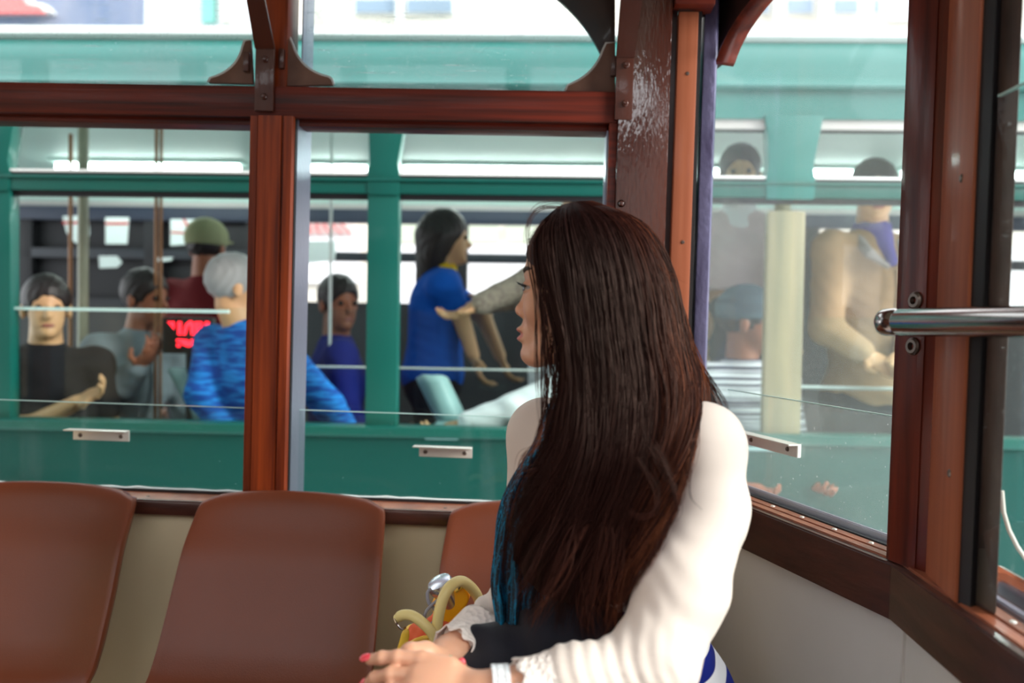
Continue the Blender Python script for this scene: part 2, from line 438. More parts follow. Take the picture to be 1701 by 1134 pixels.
# mahogany window posts
def post(x0, x1, name, zt=ZT):
    m = MB(); w_ = x1 - x0
    m.prism([(x0, YI + 0.006), (x0 + w_ * .16, YI + 0.006), (x0 + w_ * .17, YI + 0.011), (x0 + w_ * .19, YI + 0.011), (x0 + w_ * .20, YI),
             (x0 + w_ * .72, YI), (x0 + w_ * .73, YI + 0.006), (x0 + w_ * .76, YI + 0.006), (x0 + w_ * .78, YI + 0.002), (x1 - 0.004, YI + 0.002), (x1, YI + 0.007),
             (x1, YG + 0.02), (x0, YG + 0.02)], 'Z', z_sill, z_rail0 + 0.002)
    m.box((x0 + .004, YI + .010, z_rail0), (x1 - .004, YG + .02, z_rail1 - .004), 0.003)
    m.box((x0 + .014, YI + .022, z_rail1 - .01), (x1 - .024, YG + .02, zt), 0.003)
    o = struct(m, name, wood_v)
    for sx in (x1, x0):
        s_ = 1 if sx == x1 else -1
        m = MB(); m.box((min(sx, sx + s_ * .003), YI + 0.022, z_sill), (max(sx, sx + s_ * .003), YG + 0.045, z_rail0)); m.box((min(sx, sx + s_ * .003), YI + 0.046, z_rail1), (max(sx, sx + s_ * .003), YG + 0.045, zt)); m.build('aluminium_channel', alu, o)
        m = MB(); m.box((min(sx, sx + s_ * .002), YI + 0.012, z_sill), (max(sx, sx + s_ * .002), YI + 0.022, z_rail0)); m.build('rubber_seal', rubber, o)
    return o
def bolt(mb, p, r=0.0075):
    mb.lathe([(0, 0.008), (r * .35, 0.0078), (r * .45, 0.005), (r * .7, 0.0055), (r * .95, 0.0035), (r, 0.0), (r * 1.35, 0.0), (r * 1.35, -0.003)], p, (0, -1, 0), 12)
def strap(parent, pxl, pxr, ytop, ybot, topa, bolts):
    """plate bolted on the post, then the arm that leans in to the ceiling"""
    a = at(pxl, ytop, YI); b = at(pxr, ytop, YI); c = at((pxl + pxr) / 2, ybot, YI)
    m = MB(); m.box((a.x, YI - 0.006, c.z), (b.x, YI + 0.004, a.z), 0.0015)
    t0, t1 = Vector(topa[0]), Vector(topa[1])
    A = [Vector((a.x - .001, YI - 0.008, a.z - .006)), Vector((b.x + .001, YI - 0.008, a.z - .006)), Vector((b.x + .001, YI + 0.004, a.z - .006)), Vector((a.x - .001, YI + 0.004, a.z - .006))]
    B = [t0, t1, t1 + Vector((0, 0.008, 0.006)), t0 + Vector((0, 0.008, 0.006))]
    m.hexa(A, B, 0.0012)
    d = (2.46 - t0.z) / max(1e-3, t0.z - A[0].z)
    u0 = t0 + (t0 - A[0]) * d; u1 = t1 + (t1 - A[1]) * d
    m.hexa(B, [u0, u1, u1 + Vector((0, .008, .006)), u0 + Vector((0, .008, .006))], 0.0)
    o = m.build('metal_strap', strapm, parent)
    for (bx, by) in bolts:
        p = at(bx, by, YI - 0.005); m = MB(); bolt(m, (p.x, YI - 0.005, p.z)); m.build('bolt', strapm, o)
    return o
p_mid = post(xp0, xp1, 'trim_5')
strap(p_mid, 426, 457, 78, 185, (at(409, 0, 1.71), at(439, 0, 1.71)), ((441, 99), (439, 161)))
dx = xp1 - xp0
p_left = post(xp0 - 0.80, xp1 - 0.80, 'trim_6')
post(xp0 - 1.60, xp1 - 1.60, 'trim_7')

# painted corner post
m = MB()
m.box((xc0 + 0.018, YI - 0.004, z_sill), (xc1, YG + 0.03, 2.46), 0.004)
p_cor = struct(m, 'trim_8', paint)
m = MB(); m.box((xc0, YI + 0.004, z_sill), (xc0 + 0.0175, YG + 0.02, z_rail0), 0.002); m.build('edge_strip', wood_h, p_cor)
m = MB(); m.box((xc0 - .003, YI + 0.03, z_sill), (xc0, YG + 0.03, z_rail0)); m.build('aluminium_channel', alu, p_cor)
strap(p_cor, 1024, 1053, 92, 200, (at(1031, 0, 1.72), at(1067, 0, 1.72)), ((1040, 108), (1038, 172)))
p = at(1032, 338, YI - .004); m = MB(); bolt(m, (p.x, YI - .004, p.z), 0.006); m.build('bolt', paint, p_cor)

# top beam over the upper windows
m = MB(); m.box((-2.9, YI + 0.0, ZT - 0.02), (xc1 + 0.0, YG + 0.03, 2.46), 0.004); struct(m, 'trim_9', wood_h)

# panes
def slab(name, lo, hi, m_, parent, vertical='Y'):
    o = MB().box(lo, hi).build(name, m_, parent, smooth=False)
    return o
def handle(parent, pxs, y):
    """folded steel lift handle screwed on the pane: pxs left/right, y = top edge"""
    a = at(pxs[0], y[0], YG - .005); b = at(pxs[1], y[1], YG - .005)
    zc = (a.z + b.z) / 2; h = 0.024
    m = MB(); m.box((a.x + .012, YG - .010, zc - h), (b.x, YG - .0055, zc), 0.0008)
    m.box((a.x, YG - .030, zc - .0015), (b.x, YG - .0055, zc + .0012), 0.0008)
    hd = m.build('lift_handle', steel, parent)
    for t in (0.2, 0.87):
        m = MB(); m.lathe([(0, 0.003), (0.0035, 0.0026), (0.005, 0.0), (0.005, -0.002)], (a.x + (b.x - a.x) * t, YG - .010, zc - h * .55), (0, -1, 0), 12)
        m.build('screw', screwm, hd)
def side_window(n, x0, x1, hd):
    r = empty('window_%d' % n, (x0, YG, z_sill)); r['kind'] = 'structure'
    slab('pane', (x0 + .004, YG - .005, z_sill + .004), (x1 - .004, YG, z_pane), g_side, r)
    slab('pane_edge', (x0 + .004, YG - .005, z_pane), (x1 - .004, YG, z_pane + .0018), edge_g, r)
    slab('upper_pane', (x0 + .003, YG - .010, z_rail1 - .01), (x1 - .003, YG - .006, ZT - .01), g_top, r)
    if hd: handle(r, *hd)
    return r
w_l = side_window(1, xp1 - 0.80, xp0, ((115, 216), (712, 715)))
w_c = side_window(2, xp1, xc0, ((688, 785), (740, 742)))
side_window(3, xp1 - 1.60, xp0 - 0.80, None)

# curved corner plates of the upper panes
def bez(p0, p1, p2, n=10):
    return [((1 - t) ** 2 * p0[0] + 2 * t * (1 - t) * p1[0] + t * t * p2[0], (1 - t) ** 2 * p0[1] + 2 * t * (1 - t) * p1[1] + t * t * p2[1]) for t in [i / n for i in range(n + 1)]]
def plate(pix, Y, t, name, m_, parent, bev=0.0015):
    pts = [at(a, b, Y) for a, b in pix]
    m = MB(); m.prism([(q.x, q.z) for q in pts], 'Y', Y, Y + t, bev)
    return m.build(name, m_, parent)
lf = [(346, 137), (350, 130)] + bez((362, 126), (397, 112), (404, 76), 8) + [(407, 68), (416, 66), (420, 139)]
plate(lf, YI + .026, .012, 'corner_bracket', gussetm, w_l)
plate([(x - 2.5, y - 2) if i < len(lf) - 2 else (x, y) for i, (x, y) in enumerate(lf)], YI + .039, .006, 'light_leak_rim', pale_edge, w_l, 0)  # white rim: light leaking round the bracket, put in as a pale plate
rf = [(553, 141), (550, 132)] + bez((545, 128), (497, 118), (484, 72), 8) + [(480, 63), (466, 60), (462, 143)]
plate(rf, YI + .026, .012, 'corner_bracket', gussetm, w_c)
plate([(x + 2.5, y - 2) if i < len(rf) - 2 else (x, y) for i, (x, y) in enumerate(rf)], YI + .039, .006, 'light_leak_rim', pale_edge, w_c, 0)
rr = [(940, 151), (944, 142)] + bez((953, 138), (990, 122), (1003, 82), 8) + [(1008, 72), (1022, 70), (1022, 153)]
plate(rr, YI + .026, .012, 'corner_bracket', gussetm, w_c)
plate([(x - 2.5, y - 2) if i < len(rr) - 2 else (x, y) for i, (x, y) in enumerate(rr)], YI + .039, .006, 'light_leak_rim', pale_edge, w_c, 0)
for px, py, prt in ((413, 105, w_l), (471, 100, w_c), (1019, 112, w_c)):
    q = at(px, py, YI + .03)
    m = MB(); m.box((q.x - .006, YI + .012, q.z - .022), (q.x + .006, YI + .027, q.z + .02), .002); m.build('latch', strapm, prt)
arch = [(910, -30)] + bez((922, -6), (975, 36), (1001, 97), 10) + [(1008, 110), (1022, 110), (1022, -30)]
plate(arch, YI + .06, .015, 'arch_plate', gusset_d, w_c)

# ------------------------------------------------------------------ slanted end windows
m = MB()
wb(m, P0, P1, -0.01, LA + 0.0, 0.0, 0.020, zE - .014, zE, .002)
wb(m, P0, P1, -0.01, LA + 0.0, 0.023, 0.045, zE - .014, zE, .002)
l1 = struct(m, 'trim_10', ledge_w)
m = MB()
for i in range(5): q = wpt(P0, P1, .12 + i * .09, .033, zE); m.lathe([(0, .002), (.0035, .0016), (.0045, 0)], q, (0, 0, 1), 10)
m.build('screw_row', steel, l1)
m = MB(); wb(m, P0, P1, -.01, LA, .045, .052, zE - .012, zE + .002); m.build('track', rubber, l1)
m = MB(); wb(m, P0, P1, -.01, LA, .064, .072, zE - .01, zE + .012, .002); wb(m, P0, P1, -.01, LA, .076, .09, zE - .01, zE + .006, .002); m.build('aluminium_track', alu, l1)
m = MB(); wb(m, P1, P3, 0.0, LB, 0.0, 0.020, zE - .014, zE, .002); wb(m, P1, P3, 0.0, LB, 0.023, 0.045, zE - .014, zE, .002)
l2 = struct(m, 'trim_11', ledge_w)
m = MB()
for i in range(5): q = wpt(P1, P3, .15 + i * .1, .033, zE); m.lathe([(0, .002), (.0035, .0016), (.0045, 0)], q, (0, 0, 1), 10)
m.build('screw_row', steel, l2)
m = MB(); wb(m, P1, P3, .1, LB, .047, .06, zE - .012, zE + .006, .002); m.build('aluminium_track', alu, l2)
m = MB(); wb(m, P1, P3, .1, LB, .075, .10, zE - .02, zE + .03, .01); m.build('lower_frame', chrome, l2)
m = MB()
wb(m, P0, P1, -.02, LA + .0, -0.014, 0.012, zE - .088, zE - .003, .003)
wb(m, P1, P3, -.004, LB, -0.014, 0.012, zE - .088, zE - .003, .003)
struct(m, 'trim_12', board_w)

# orange strip, rubber and violet aluminium jamb beside the corner post
q0 = at(1118, 300, 1.80); q1 = at(1151, 300, 1.80)
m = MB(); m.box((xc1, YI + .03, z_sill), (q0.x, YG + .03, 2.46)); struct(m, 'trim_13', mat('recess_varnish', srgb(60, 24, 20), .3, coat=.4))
m = MB(); m.box((q0.x, YI + .006, z_sill), (q1.x, YI + .05, at(1150, 20, 1.8).z), .003); o = struct(m, 'trim_14', wood_o)
m = MB(); m.box((q0.x - .012, YI - .02, at(1150, 16, 1.8).z), (q1.x + .03, YI + .06, 2.46), .006); struct(m, 'trim_41', wood_h)
for py in (122, 402):
    q = at(1142 if py < 200 else 1134, py, YI + .006); m = MB(); m.lathe([(0, .002), (.003, .0018), (.0042, 0)], (q.x, YI + .006, q.z), (0, -1, 0), 10); m.build('screw', screwm, o)
m = MB(); m.box((q1.x, YI + .02, z_sill), (q1.x + .009, YG + .03, 2.05)); struct(m, 'trim_15', rubber)
q2 = at(1161, 300, 1.83); q3 = at(1183, 300, 1.83)
m = MB(); m.prism([(q2.x, 1.825), (q3.x - .002, 1.825), (q3.x + .004, 1.84), (q3.x + .004, 1.92), (q2.x, 1.92)], 'Z', zE - .02, 2.05, .003); struct(m, 'trim_16', aluv)
# top wood over the end windows
m = MB(); wb(m, P0, P1, -.06, LA, -.02, .10, 2.0, 2.46, .01); wb(m, P1, P3, 0, LB, -.02, .10, 2.0, 2.46, .01); struct(m, 'trim_17', wood_h)

# slanted pane with folded handle
r3 = empty('window_4', wpt(P0, P1, 0, .058, zE)); r3['kind'] = 'structure'
zpa = at_plane(1330, 667, wpt(P0, P1, 0, .058, 0), Vector((P1 - P0).normalized().to_3d().cross(Vector((0, 0, 1))))).z
m = MB(); wb(m, P0, P1, .0, LA + .03, .055, .060, zE - .004, zpa); m.build('pane', g_end, r3, smooth=False)
m = MB(); wb(m, P0, P1, -.17, LA + .03, .078, .082, zE, 2.05); m.build('haze_pane', glass_mat('haze_veil_glass', (.98, .99, .99, 1), .055, .6, hazecol=(.80, .86, .82, 1)), r3, smooth=False)  # added pane: veiling glare over this window put in as pale haze
m = MB(); wb(m, P0, P1, .0, LA + .03, .055, .060, zpa, zpa + .002); m.build('pane_edge', edge_g, r3, smooth=False)
nA = Vector((P1 - P0).normalized().to_3d().cross(Vector((0, 0, 1))))
h0 = at_plane(1228, 714, wpt(P0, P1, 0, .05, 0), nA); h1 = at_plane(1328, 740, wpt(P0, P1, 0, .05, 0), nA)
tA = (P1 - P0).normalized().to_3d()
s0_ = (h0 - P0.to_3d()).dot(tA); s1_ = (h1 - P0.to_3d()).dot(tA); zh = (h0.z + h1.z) / 2
m = MB(); wb(m, P0, P1, s0_ + .025, s1_, .046, .0545, zh - .024, zh, .0008); wb(m, P0, P1, s0_, s1_, .026, .0545, zh - .0015, zh + .0015, .0008)
hd = m.build('lift_handle', steel, r3)
for t in (.25, .85):
    q = wpt(P0, P1, s0_ + (s1_ - s0_) * t, .046, zh - .012); m = MB(); m.lathe([(0, .003), (.0035, .0026), (.005, 0), (.005, -.002)], q, -Vector((-tA.y, tA.x, 0)), 12); m.build('screw', screwm, hd)
# dark curved arch plate of the slanted window
def arch_pts(pix, d):
    n = nA; o = wpt(P0, P1, 0, d, 0); return [at_plane(a, b, o, n) for a, b in pix]
pl = [(1172, 118), (1187, 106)] + bez((1190, 100), (1207, 42), (1262, -18), 10) + [(1262, -45), (1168, -45)]
A = arch_pts(pl, .03); nn = Vector((-tA.y, tA.x, 0)) * .02
m = MB(); m.hexa(A, [a + nn for a in A]); m.build('arch_plate', gusset_d, r3, smooth=False)
pl2 = [(1187, 106)] + bez((1190, 100), (1207, 42), (1262, -18), 10); A = arch_pts(pl2, .0)
m = MB(); m.grid([A, [a + Vector((-tA.y, tA.x, 0)) * .045 for a in A]]); m.build('arch_rim', wood_d, r3, solid=.003)

# big mahogany post of the end wall: shaded face coloured dark, lit face coloured orange
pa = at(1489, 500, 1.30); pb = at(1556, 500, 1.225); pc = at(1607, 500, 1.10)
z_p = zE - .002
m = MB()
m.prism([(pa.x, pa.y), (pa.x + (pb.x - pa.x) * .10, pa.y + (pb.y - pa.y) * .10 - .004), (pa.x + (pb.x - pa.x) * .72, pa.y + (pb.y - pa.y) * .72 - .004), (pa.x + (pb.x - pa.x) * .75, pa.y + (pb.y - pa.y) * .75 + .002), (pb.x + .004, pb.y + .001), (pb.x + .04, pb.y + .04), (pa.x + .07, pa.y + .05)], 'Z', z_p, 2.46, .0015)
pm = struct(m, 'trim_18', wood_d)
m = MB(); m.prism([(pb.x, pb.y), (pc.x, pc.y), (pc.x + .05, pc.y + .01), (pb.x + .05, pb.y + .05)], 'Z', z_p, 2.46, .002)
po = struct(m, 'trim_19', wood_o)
nB = (Vector((pc.x, pc.y, 0)) - Vector((pb.x, pb.y, 0))).cross(Vector((0, 0, 1))).normalized()
for (x, y) in ((1597, 296), (1577, 786)):
    q = at_plane(x, y, pb, nB); m = MB(); m.lathe([(0, .001), (.004, .002), (.006, .0)], q, -Vector((nB.x, nB.y, 0)) if nB.x > 0 else nB, 12); m.build('screw_hole', screwm, po)
m = MB(); 
d1 = at(1609, 500, 1.10); d2 = at(1622, 500, 1.085)
m.prism([(pc.x + .004, pc.y + .004), (d2.x + .006, d2.y - .005), (d2.x + .05, d2.y + .03), (pc.x + .05, pc.y + .04)], 'Z', z_p, 2.46)
struct(m, 'trim_20', rubber)
d3 = at(1626, 500, 1.09); d4 = at(1664, 500, 1.05)
m = MB(); m.prism([(d3.x + .01, d3.y), (d4.x + .01, d4.y), (d4.x + .018, d4.y + .02), (d3.x + .03, d3.y + .03)], 'Z', zE, 2.05, .004)
struct(m, 'trim_21', alub)
r4 = empty('window_5', (d3.x, d3.y, zE)); r4['kind'] = 'structure'
g0 = Vector((at(1642, 500, 1.075).x, 1.075)); tB = (P3 - P1).normalized(); zB = at(1640, 166, 1.09).z
gp, gq = g0, g0 + tB
m = MB(); wb(m, gp, gq, .0, 1.2, .0, .005, zE + .01, zB); m.build('pane', g_side, r4, smooth=False)
m = MB(); wb(m, gp, gq, .0, 1.2, .0, .005, zB, zB + .002); m.build('pane_edge', edge_g, r4, smooth=False)
# white cord hanging behind the far right pane
m = MB(); c_ = [at(1664, 815, 1.12), at(1667, 850, 1.12), at(1676, 880, 1.12), at(1690, 908, 1.12), at(1712, 940, 1.12), at(1740, 970, 1.12)]
pts = [c_[0] + (c_[-1] - c_[0]) * 0] ; pts = c_
m.tube(pts, .0028, 8); o = m.build('cord', mat('white_cord', srgb(215, 210, 200), .6)); tag(o, 'thin white cord curving down outside the far right window', 'cord')

# handrail across the end window
hr = empty('handrail', at(1480, 535, 1.19)); tag(hr, 'round polished steel handrail across the end window at the right', 'handrail')
ha = at(1467, 535, 1.20); hb = at(1701, 534, 0.985); hu = (hb - ha).normalized(); R_ = .0185
m = MB(); m.lathe([(0, .0), (R_ * .8, .0), (R_ * .98, .003), (R_ * 1.03, .008), (R_ * 1.03, .030), (R_ * .96, .032), (R_ * .96, .034), (R_, .036), (R_, .75)], ha, hu, 32); m.build('rail', chrome, hr)
for (x, y) in ((1520, 499), (1516, 575)):
    q = at_plane(x, y, pa - Vector((0, .01, 0)), (Vector((pb.x - pa.x, pb.y - pa.y, 0)).cross(Vector((0, 0, 1)))))
    nrm = Vector((pb.x - pa.x, pb.y - pa.y, 0)).cross(Vector((0, 0, 1))).normalized(); nrm = nrm if nrm.y < 0 or nrm.x < 0 else -nrm
    m = MB(); m.lathe([(0, -.004), (.004, -.003), (.006, .004), (.010, .004), (.013, .001), (.013, -.004)], q, nrm, 20); m.build('screw_boss', screwm, hr)
q = at(1518, 537, 1.235)
m = MB(); m.tube([(ha + hu * .05), q + Vector((.02, .06, 0))], .011, 14); m.build('bracket_stem', chrome, hr)

# ------------------------------------------------------------------ moulded seats
seat_m = mat('brown_seat_plastic', srgb(118, 56, 31), 0.40, spec=.3, coat=0.3, var=((2.5, 2.5, 2.5), srgb(100, 48, 27), 0.3, 0.7), bump=((420, 420, 420), 0.35, 0.0008), coat_r=.3)
def seat_profile():
    # (y, z, half width, edge curl forward)
    zt = at(484, 817, 1.76).z
    return [(1.762, zt, .180, .010), (1.746, zt - .020, .196, .012), (1.722, zt - .07, .202, .020), (1.69, zt - .13, .206, .026), (1.665, zt - .19, .209, .030),
            (1.638, zt - .25, .211, .034), (1.605, zt - .31, .213, .036), (1.56, zt - .355, .214, .034), (1.48, zt - .375, .214, .028), (1.38, zt - .372, .212, .022),
            (1.30, zt - .362, .208, .016), (1.25, zt - .364, .20, .01), (1.235, zt - .384, .19, .004)]
def cr(P, n):
    P = np.array(P, float); out = []
    for i in range(len(P) - 1):
        p0, p1, p2, p3 = P[max(i - 1, 0)], P[i], P[i + 1], P[min(i + 2, len(P) - 1)]
        for k in range(n):
            t = k / n; out.append(0.5 * ((2 * p1) + (-p0 + p2) * t + (2 * p0 - 5 * p1 + 4 * p2 - p3) * t * t + (-p0 + 3 * p1 - 3 * p2 + p3) * t ** 3))
    out.append(P[-1]); return np.array(out)
def seat_proto():
    PR = cr(seat_profile(), 5); root = empty('moulded_seat', (0, 1.5, 0)); rows = []
    for i, (y, z, hw, cu) in enumerate(PR):
        ty = PR[min(i + 1, len(PR) - 1)] - PR[max(i - 1, 0)]; n = np.array([-(ty[1]), ty[0]]); n /= np.linalg.norm(n); n = n if n[0] < 0 or n[1] > 0 else -n
        row = []
        top = max(0, 1 - i / 5.0)
        for j in range(33):
            u = -1 + 2 * j / 32; a = abs(u)
            c = cu * a ** 3.2
            drop = 0.022 * a ** 2.6 * max(0, 1 - i / 14) + (0.010 * max(0, (a - .86) / .14) ** 2 * top)
            row.append(Vector((u * hw, y + n[0] * c, z + n[1] * c - drop)))
        # returned side flanges
        L_ = row[0] + Vector((.002, .014, -.003)); R__ = row[-1] + Vector((-.002, .014, -.003))
        L2 = row[0] + Vector((.006, .030, -.006)); R2 = row[-1] + Vector((-.006, .030, -.006))
        rows.append([L2, L_] + row + [R__, R2])
    r0 = [p + Vector((0, .012, -.002)) for p in rows[0]]; r00 = [p + Vector((0, .024, -.008)) for p in rows[0]]
    rows = [r00, r0] + rows
    m = MB(); m.grid(rows); m.build('seat_shell', seat_m, root, solid=.005, sub=1)
    for yy in (1.34, 1.52): MB().tube([(-.15, yy, .44), (.15, yy, .44)], .012, 10).build('cross_bar', strapm, root)
    for sx in (-.14, .14):
        m = MB(); m.tube([(sx, 1.34, .44), (sx, 1.34, .0)], .014, 12); m.tube([(sx, 1.34, .02), (sx, 1.55, .02)], .012, 10); m.tube([(sx, 1.52, .44), (sx, 1.52, .02)], .012, 10); m.build('leg', strapm, root)
    return root
def copy_tree(o, parent=None):
    c = o.copy(); col.objects.link(c)
    if parent is not None:
        c.parent = parent; c.matrix_parent_inverse = o.matrix_parent_inverse.copy()
    for ch in [x for x in bpy.data.objects if x.parent == o]: copy_tree(ch, c)
    return c
s0 = seat_proto()
xs = [at(484, 817, 1.735).x, at(70, 797, 1.735).x, at(905, 836, 1.735).x]
labs = ['middle brown moulded seat, its whole backrest in view below the window post', 'leftmost brown moulded seat, cut off by the left edge of the picture', 'brown moulded seat partly hidden behind the sitting woman and the yellow bag']
for i, (x, lb) in enumerate(zip(xs, labs)):
    o = s0 if i == 0 else copy_tree(s0)
    o.location = (x, 1.5, 0); tag(o, lb, 'seat', 'brown moulded seats along the side wall')

# ------------------------------------------------------------------ the other tram, one thing with its parts
YB = 2.75
teal = mat('teal_paint', srgb(0, 90, 80), 0.4, coat=0.15, var=((1.2, 1.2, 1.2), srgb(0, 84, 75), 0.3, 0.7))
teal_l = mat('teal_fascia', srgb(24, 118, 110), 0.4, coat=0.15, var=((1.5, 1, 3), srgb(40, 108, 102), 0.3, 0.7))
teal_d = mat('teal_lower', srgb(0, 72, 66), 0.45, spec=.3, coat=0.05)
cream_p = mat('cream_post_paint', srgb(150, 145, 112), 0.45, var=((20, 20, 2), srgb(120, 122, 98), .35, .7))
bwhite = mat('gutter_white', srgb(240, 244, 242), 0.5)
bceil = mat('pale_ceiling', srgb(205, 232, 224), 0.55)
dark_i = mat('dark_interior', srgb(34, 34, 38), 0.6)
navy = mat('navy_header', srgb(40, 52, 72), 0.5)
grey_i = mat('grey_header', srgb(190, 188, 184), 0.5)
tube_m = mat('fluorescent_tube', (1, 1, 1, 1), emit=((0.92, 1.0, 0.97, 1), 20.0))
seatb = mat('pale_teal_seat', srgb(150, 190, 190), 0.5)
g_tram = glass_mat('tram_glass', (0.93, 0.98, 0.97, 1), 0.0, 0.8)
polem = mat('grab_pole', srgb(206, 214, 210), 0.3, metal=.3)
brass = mat('brown_pole', srgb(150, 105, 70), 0.35, metal=.4)
def zb(px, py, Y=YB): return atb(px, py, Y).z
def xb(px, py=500, Y=YB): return atb(px, py, Y).x
tram = empty('tram', (0, 2.75, 0)); tram.matrix_world = TRM @ Matrix.Translation((0, 2.75, 0))
tram.location, rt, _ = (TRM @ Matrix.Translation((0, 2.75, 0))).decompose(); tram.rotation_euler = rt.to_euler()
tag(tram, 'green double-deck tram passing close outside the windows, full of passengers', 'tram')
def bpart(mb, name, m, parent=None, **k):
    o = mb.build(name, m, None, **k)
    p = parent or tram
    o.parent = p; o.matrix_parent_inverse = Matrix.Identity(4)
    if p is tram: o.matrix_parent_inverse = Matrix.Translation((0, -2.75, 0))
    return o
X0, X1 = -3.2, 3.6
zg0, zg1 = zb(700, 47), zb(700, 27)
zm1, zm0 = zb(1300, 138), zb(1300, 151)
zt1, zt0 = zb(700, 208), zb(700, 293)           # transom opening
zr1, zr0 = zb(700, 300), zb(700, 322)           # rail
zw0 = zb(700, 708); zbelt = zb(700, 727)
# lower body side
m = MB(); m.box((X0, YB, -.9), (X1, YB + .05, zbelt)); bpart(m, 'side_panel', teal_d)
m = MB(); m.prism([(YB - .012, zbelt), (YB - .018, zbelt + .006), (YB - .018, zw0 - .004), (YB - .004, zw0), (YB + .06, zw0), (YB + .06, zbelt)], 'X', X0, X1, .002); bpart(m, 'belt_rail', teal)
# rail between transom and window
m = MB(); m.box((X0, YB - .004, zr0), (X1, YB + .04, zr1), .003); m.box((X0, YB - .012, zr1 - .004), (X1, YB + .01, zr1 + .006), .002); bpart(m, 'window_rail', teal)
m = MB(); m.box((X0, YB + .0, zr1 + .006), (X1, YB + .03, zr1 + .016)); bpart(m, 'dark_seal', dark_i)
m = MB(); m.box((X0, YB + .012, zr0 - .018), (X1, YB + .03, zr0)); bpart(m, 'dark_seal', dark_i)
m = MB(); m.box((X0, YB - .004, zr1 + .016), (X1, YB + .02, zr1 + .026), .002); bpart(m, 'pale_sash', bwhite)
# fascia with curved upper edge, gutter and roof
cv = [(YB, zt1 + .03)] + [(YB, zm0)] + [(YB - .02, zm0 + .004), (YB - .024, (zm0 + zm1) / 2), (YB - .01, zm1)]
cv += [(YB + .0, zm1 + .02)] + [(YB + .10 * (t ** 2.2), zm1 + .02 + (zg0 - zm1 - .02) * t) for t in [.3, .5, .7, .85, 1.0]]
cv += [(YB + .14, zg0), (YB + .14, zt1 + .03)]
m = MB(); m.prism(cv, 'X', X0, X1); bpart(m, 'fascia', teal_l)
m = MB(); m.box((X0, YB + .01, zt1 + .0), (X1, YB + .03, zt1 + .03)); bpart(m, 'transom_header', grey_i)
m = MB(); m.box((X0, YB + .03, zt1 - .005), (X1, YB + .05, zt1 + .025)); bpart(m, 'dark_panel', dark_i)
m = MB(); m.prism([(YB + .07, zg0 - .01), (YB + .06, zg0), (YB + .065, zg1 - .01), (YB + .10, zg1), (YB + .7, zg1 + .03), (YB + 1.3, zg1 + .03), (YB + 1.95, zg0), (YB + 1.95, zg0 - .05), (YB + .2, zg0 - .05)], 'X', X0, X1); bpart(m, 'roof', bwhite)
# pillars
pcs = [-640, -8, 635, 1305, 1990]
pcx = [xb(p, 500) for p in pcs]; pw = .062
for i, x in enumerate(pcx):
    hi = cream_p if i == 3 else teal
    m = MB()
    fl = [(x - .062, zt1 + .04), (x - .050, zt1 - .03), (x - .046, zt0 + .04), (x - .055, zt0 - .01), (x - .05, zr0 - .005), (x + .05, zr0 - .005), (x + .055, zt0 - .01), (x + .046, zt0 + .04), (x + .062, zt1 - .03), (x + .075, zt1 + .04)]
    if i == 3: fl = [(a + (.03 if a > x else -.02), b) for a, b in fl]
    m.prism(fl, 'Y', YB - .008, YB + .05, .003)
    if i != 3: m.box((x - .052, YB - .002, zw0 - .01), (x + .052, YB + .05, zr0), .004)
    o = bpart(m, 'pillar', teal if i < 3 else teal_l)  # right pillars paler: window haze put into their colour
    if i == 3:
        m = MB(); m.box((x - .062, YB + .002, zw0 - .01), (x + .06, YB + .05, zr0 - .04), .01); o2 = bpart(m, 'pillar', cream_p)
# window panes, thin sash line
for i in range(4):
    a, b = pcx[i] + .05, pcx[i + 1] - .05
    m = MB(); m.box((a, YB + .03, zw0), (b, YB + .034, zb(700, 516))); bpart(m, 'pane', g_tram, smooth=False)
    m = MB(); m.box((a, YB + .022, zt0 - .006), (b, YB + .026, zt1)); bpart(m, 'transom_pane', g_tram, smooth=False)
m = MB(); m.box((pcx[1] + .04, YB + .02, zb(200, 517)), (xb(375, 520), YB + .035, zb(200, 512))); bpart(m, 'pane_edge', edge_g)
# inside: floor, ceiling, tubes, far wall
m = MB(); m.box((X0, YB + .05, -.03), (X1, 4.7, 0)); bpart(m, 'deck', dark_i)
zc = 1.99
m = MB(); m.prism([(YB + .13, zg0 - .02), (YB + .06, zt1 + .06), (YB + .2, zc - .02), (YB + .5, zc), (4.2, zc), (4.6, zc - .07), (4.66, zc - .16), (4.7, zc - .16), (4.7, zg0 - .02)], 'X', X0, X1); bpart(m, 'ceiling', bceil)
yt = 4.02
for (a, b) in ((95, 398), (505, 608), (672, 1010), (1180, 1262), (1345, 1440), (1500, 1700)):
    m = MB(); m.tube([(xb(a, 270, yt), yt, zc - .035), (xb(b, 270, yt), yt, zc - .035)], .016, 10)
    o = bpart(m, 'light_tube', tube_m)
    m = MB(); m.box((xb(a, 270, yt) - .02, yt - .05, zc - .018), (xb(b, 270, yt) + .02, yt + .05, zc + .01), .004); bpart(m, 'light_housing', bceil)
YF = 4.6
zf = lambda py: zb(800, py, YF)
m = MB(); m.box((X0, YF, zf(352)), (X1, YF + .05, zc - .12)); bpart(m, 'far_header', grey_i)
m = MB(); m.box((X0, YF - .02, zf(373)), (X1, YF + .05, zf(350)), .004); bpart(m, 'far_window_head', navy)
m = MB(); m.box((X0, YF - .01, zf(437)), (X1, YF + .04, zf(421)), .004); bpart(m, 'far_rail', mat('far_rail', srgb(38, 44, 52), .5))
m = MB(); m.box((X0, YF, -.5), (X1, YF + .05, zf(505))); bpart(m, 'far_panel', mat('far_panel', srgb(48, 50, 54), .6))
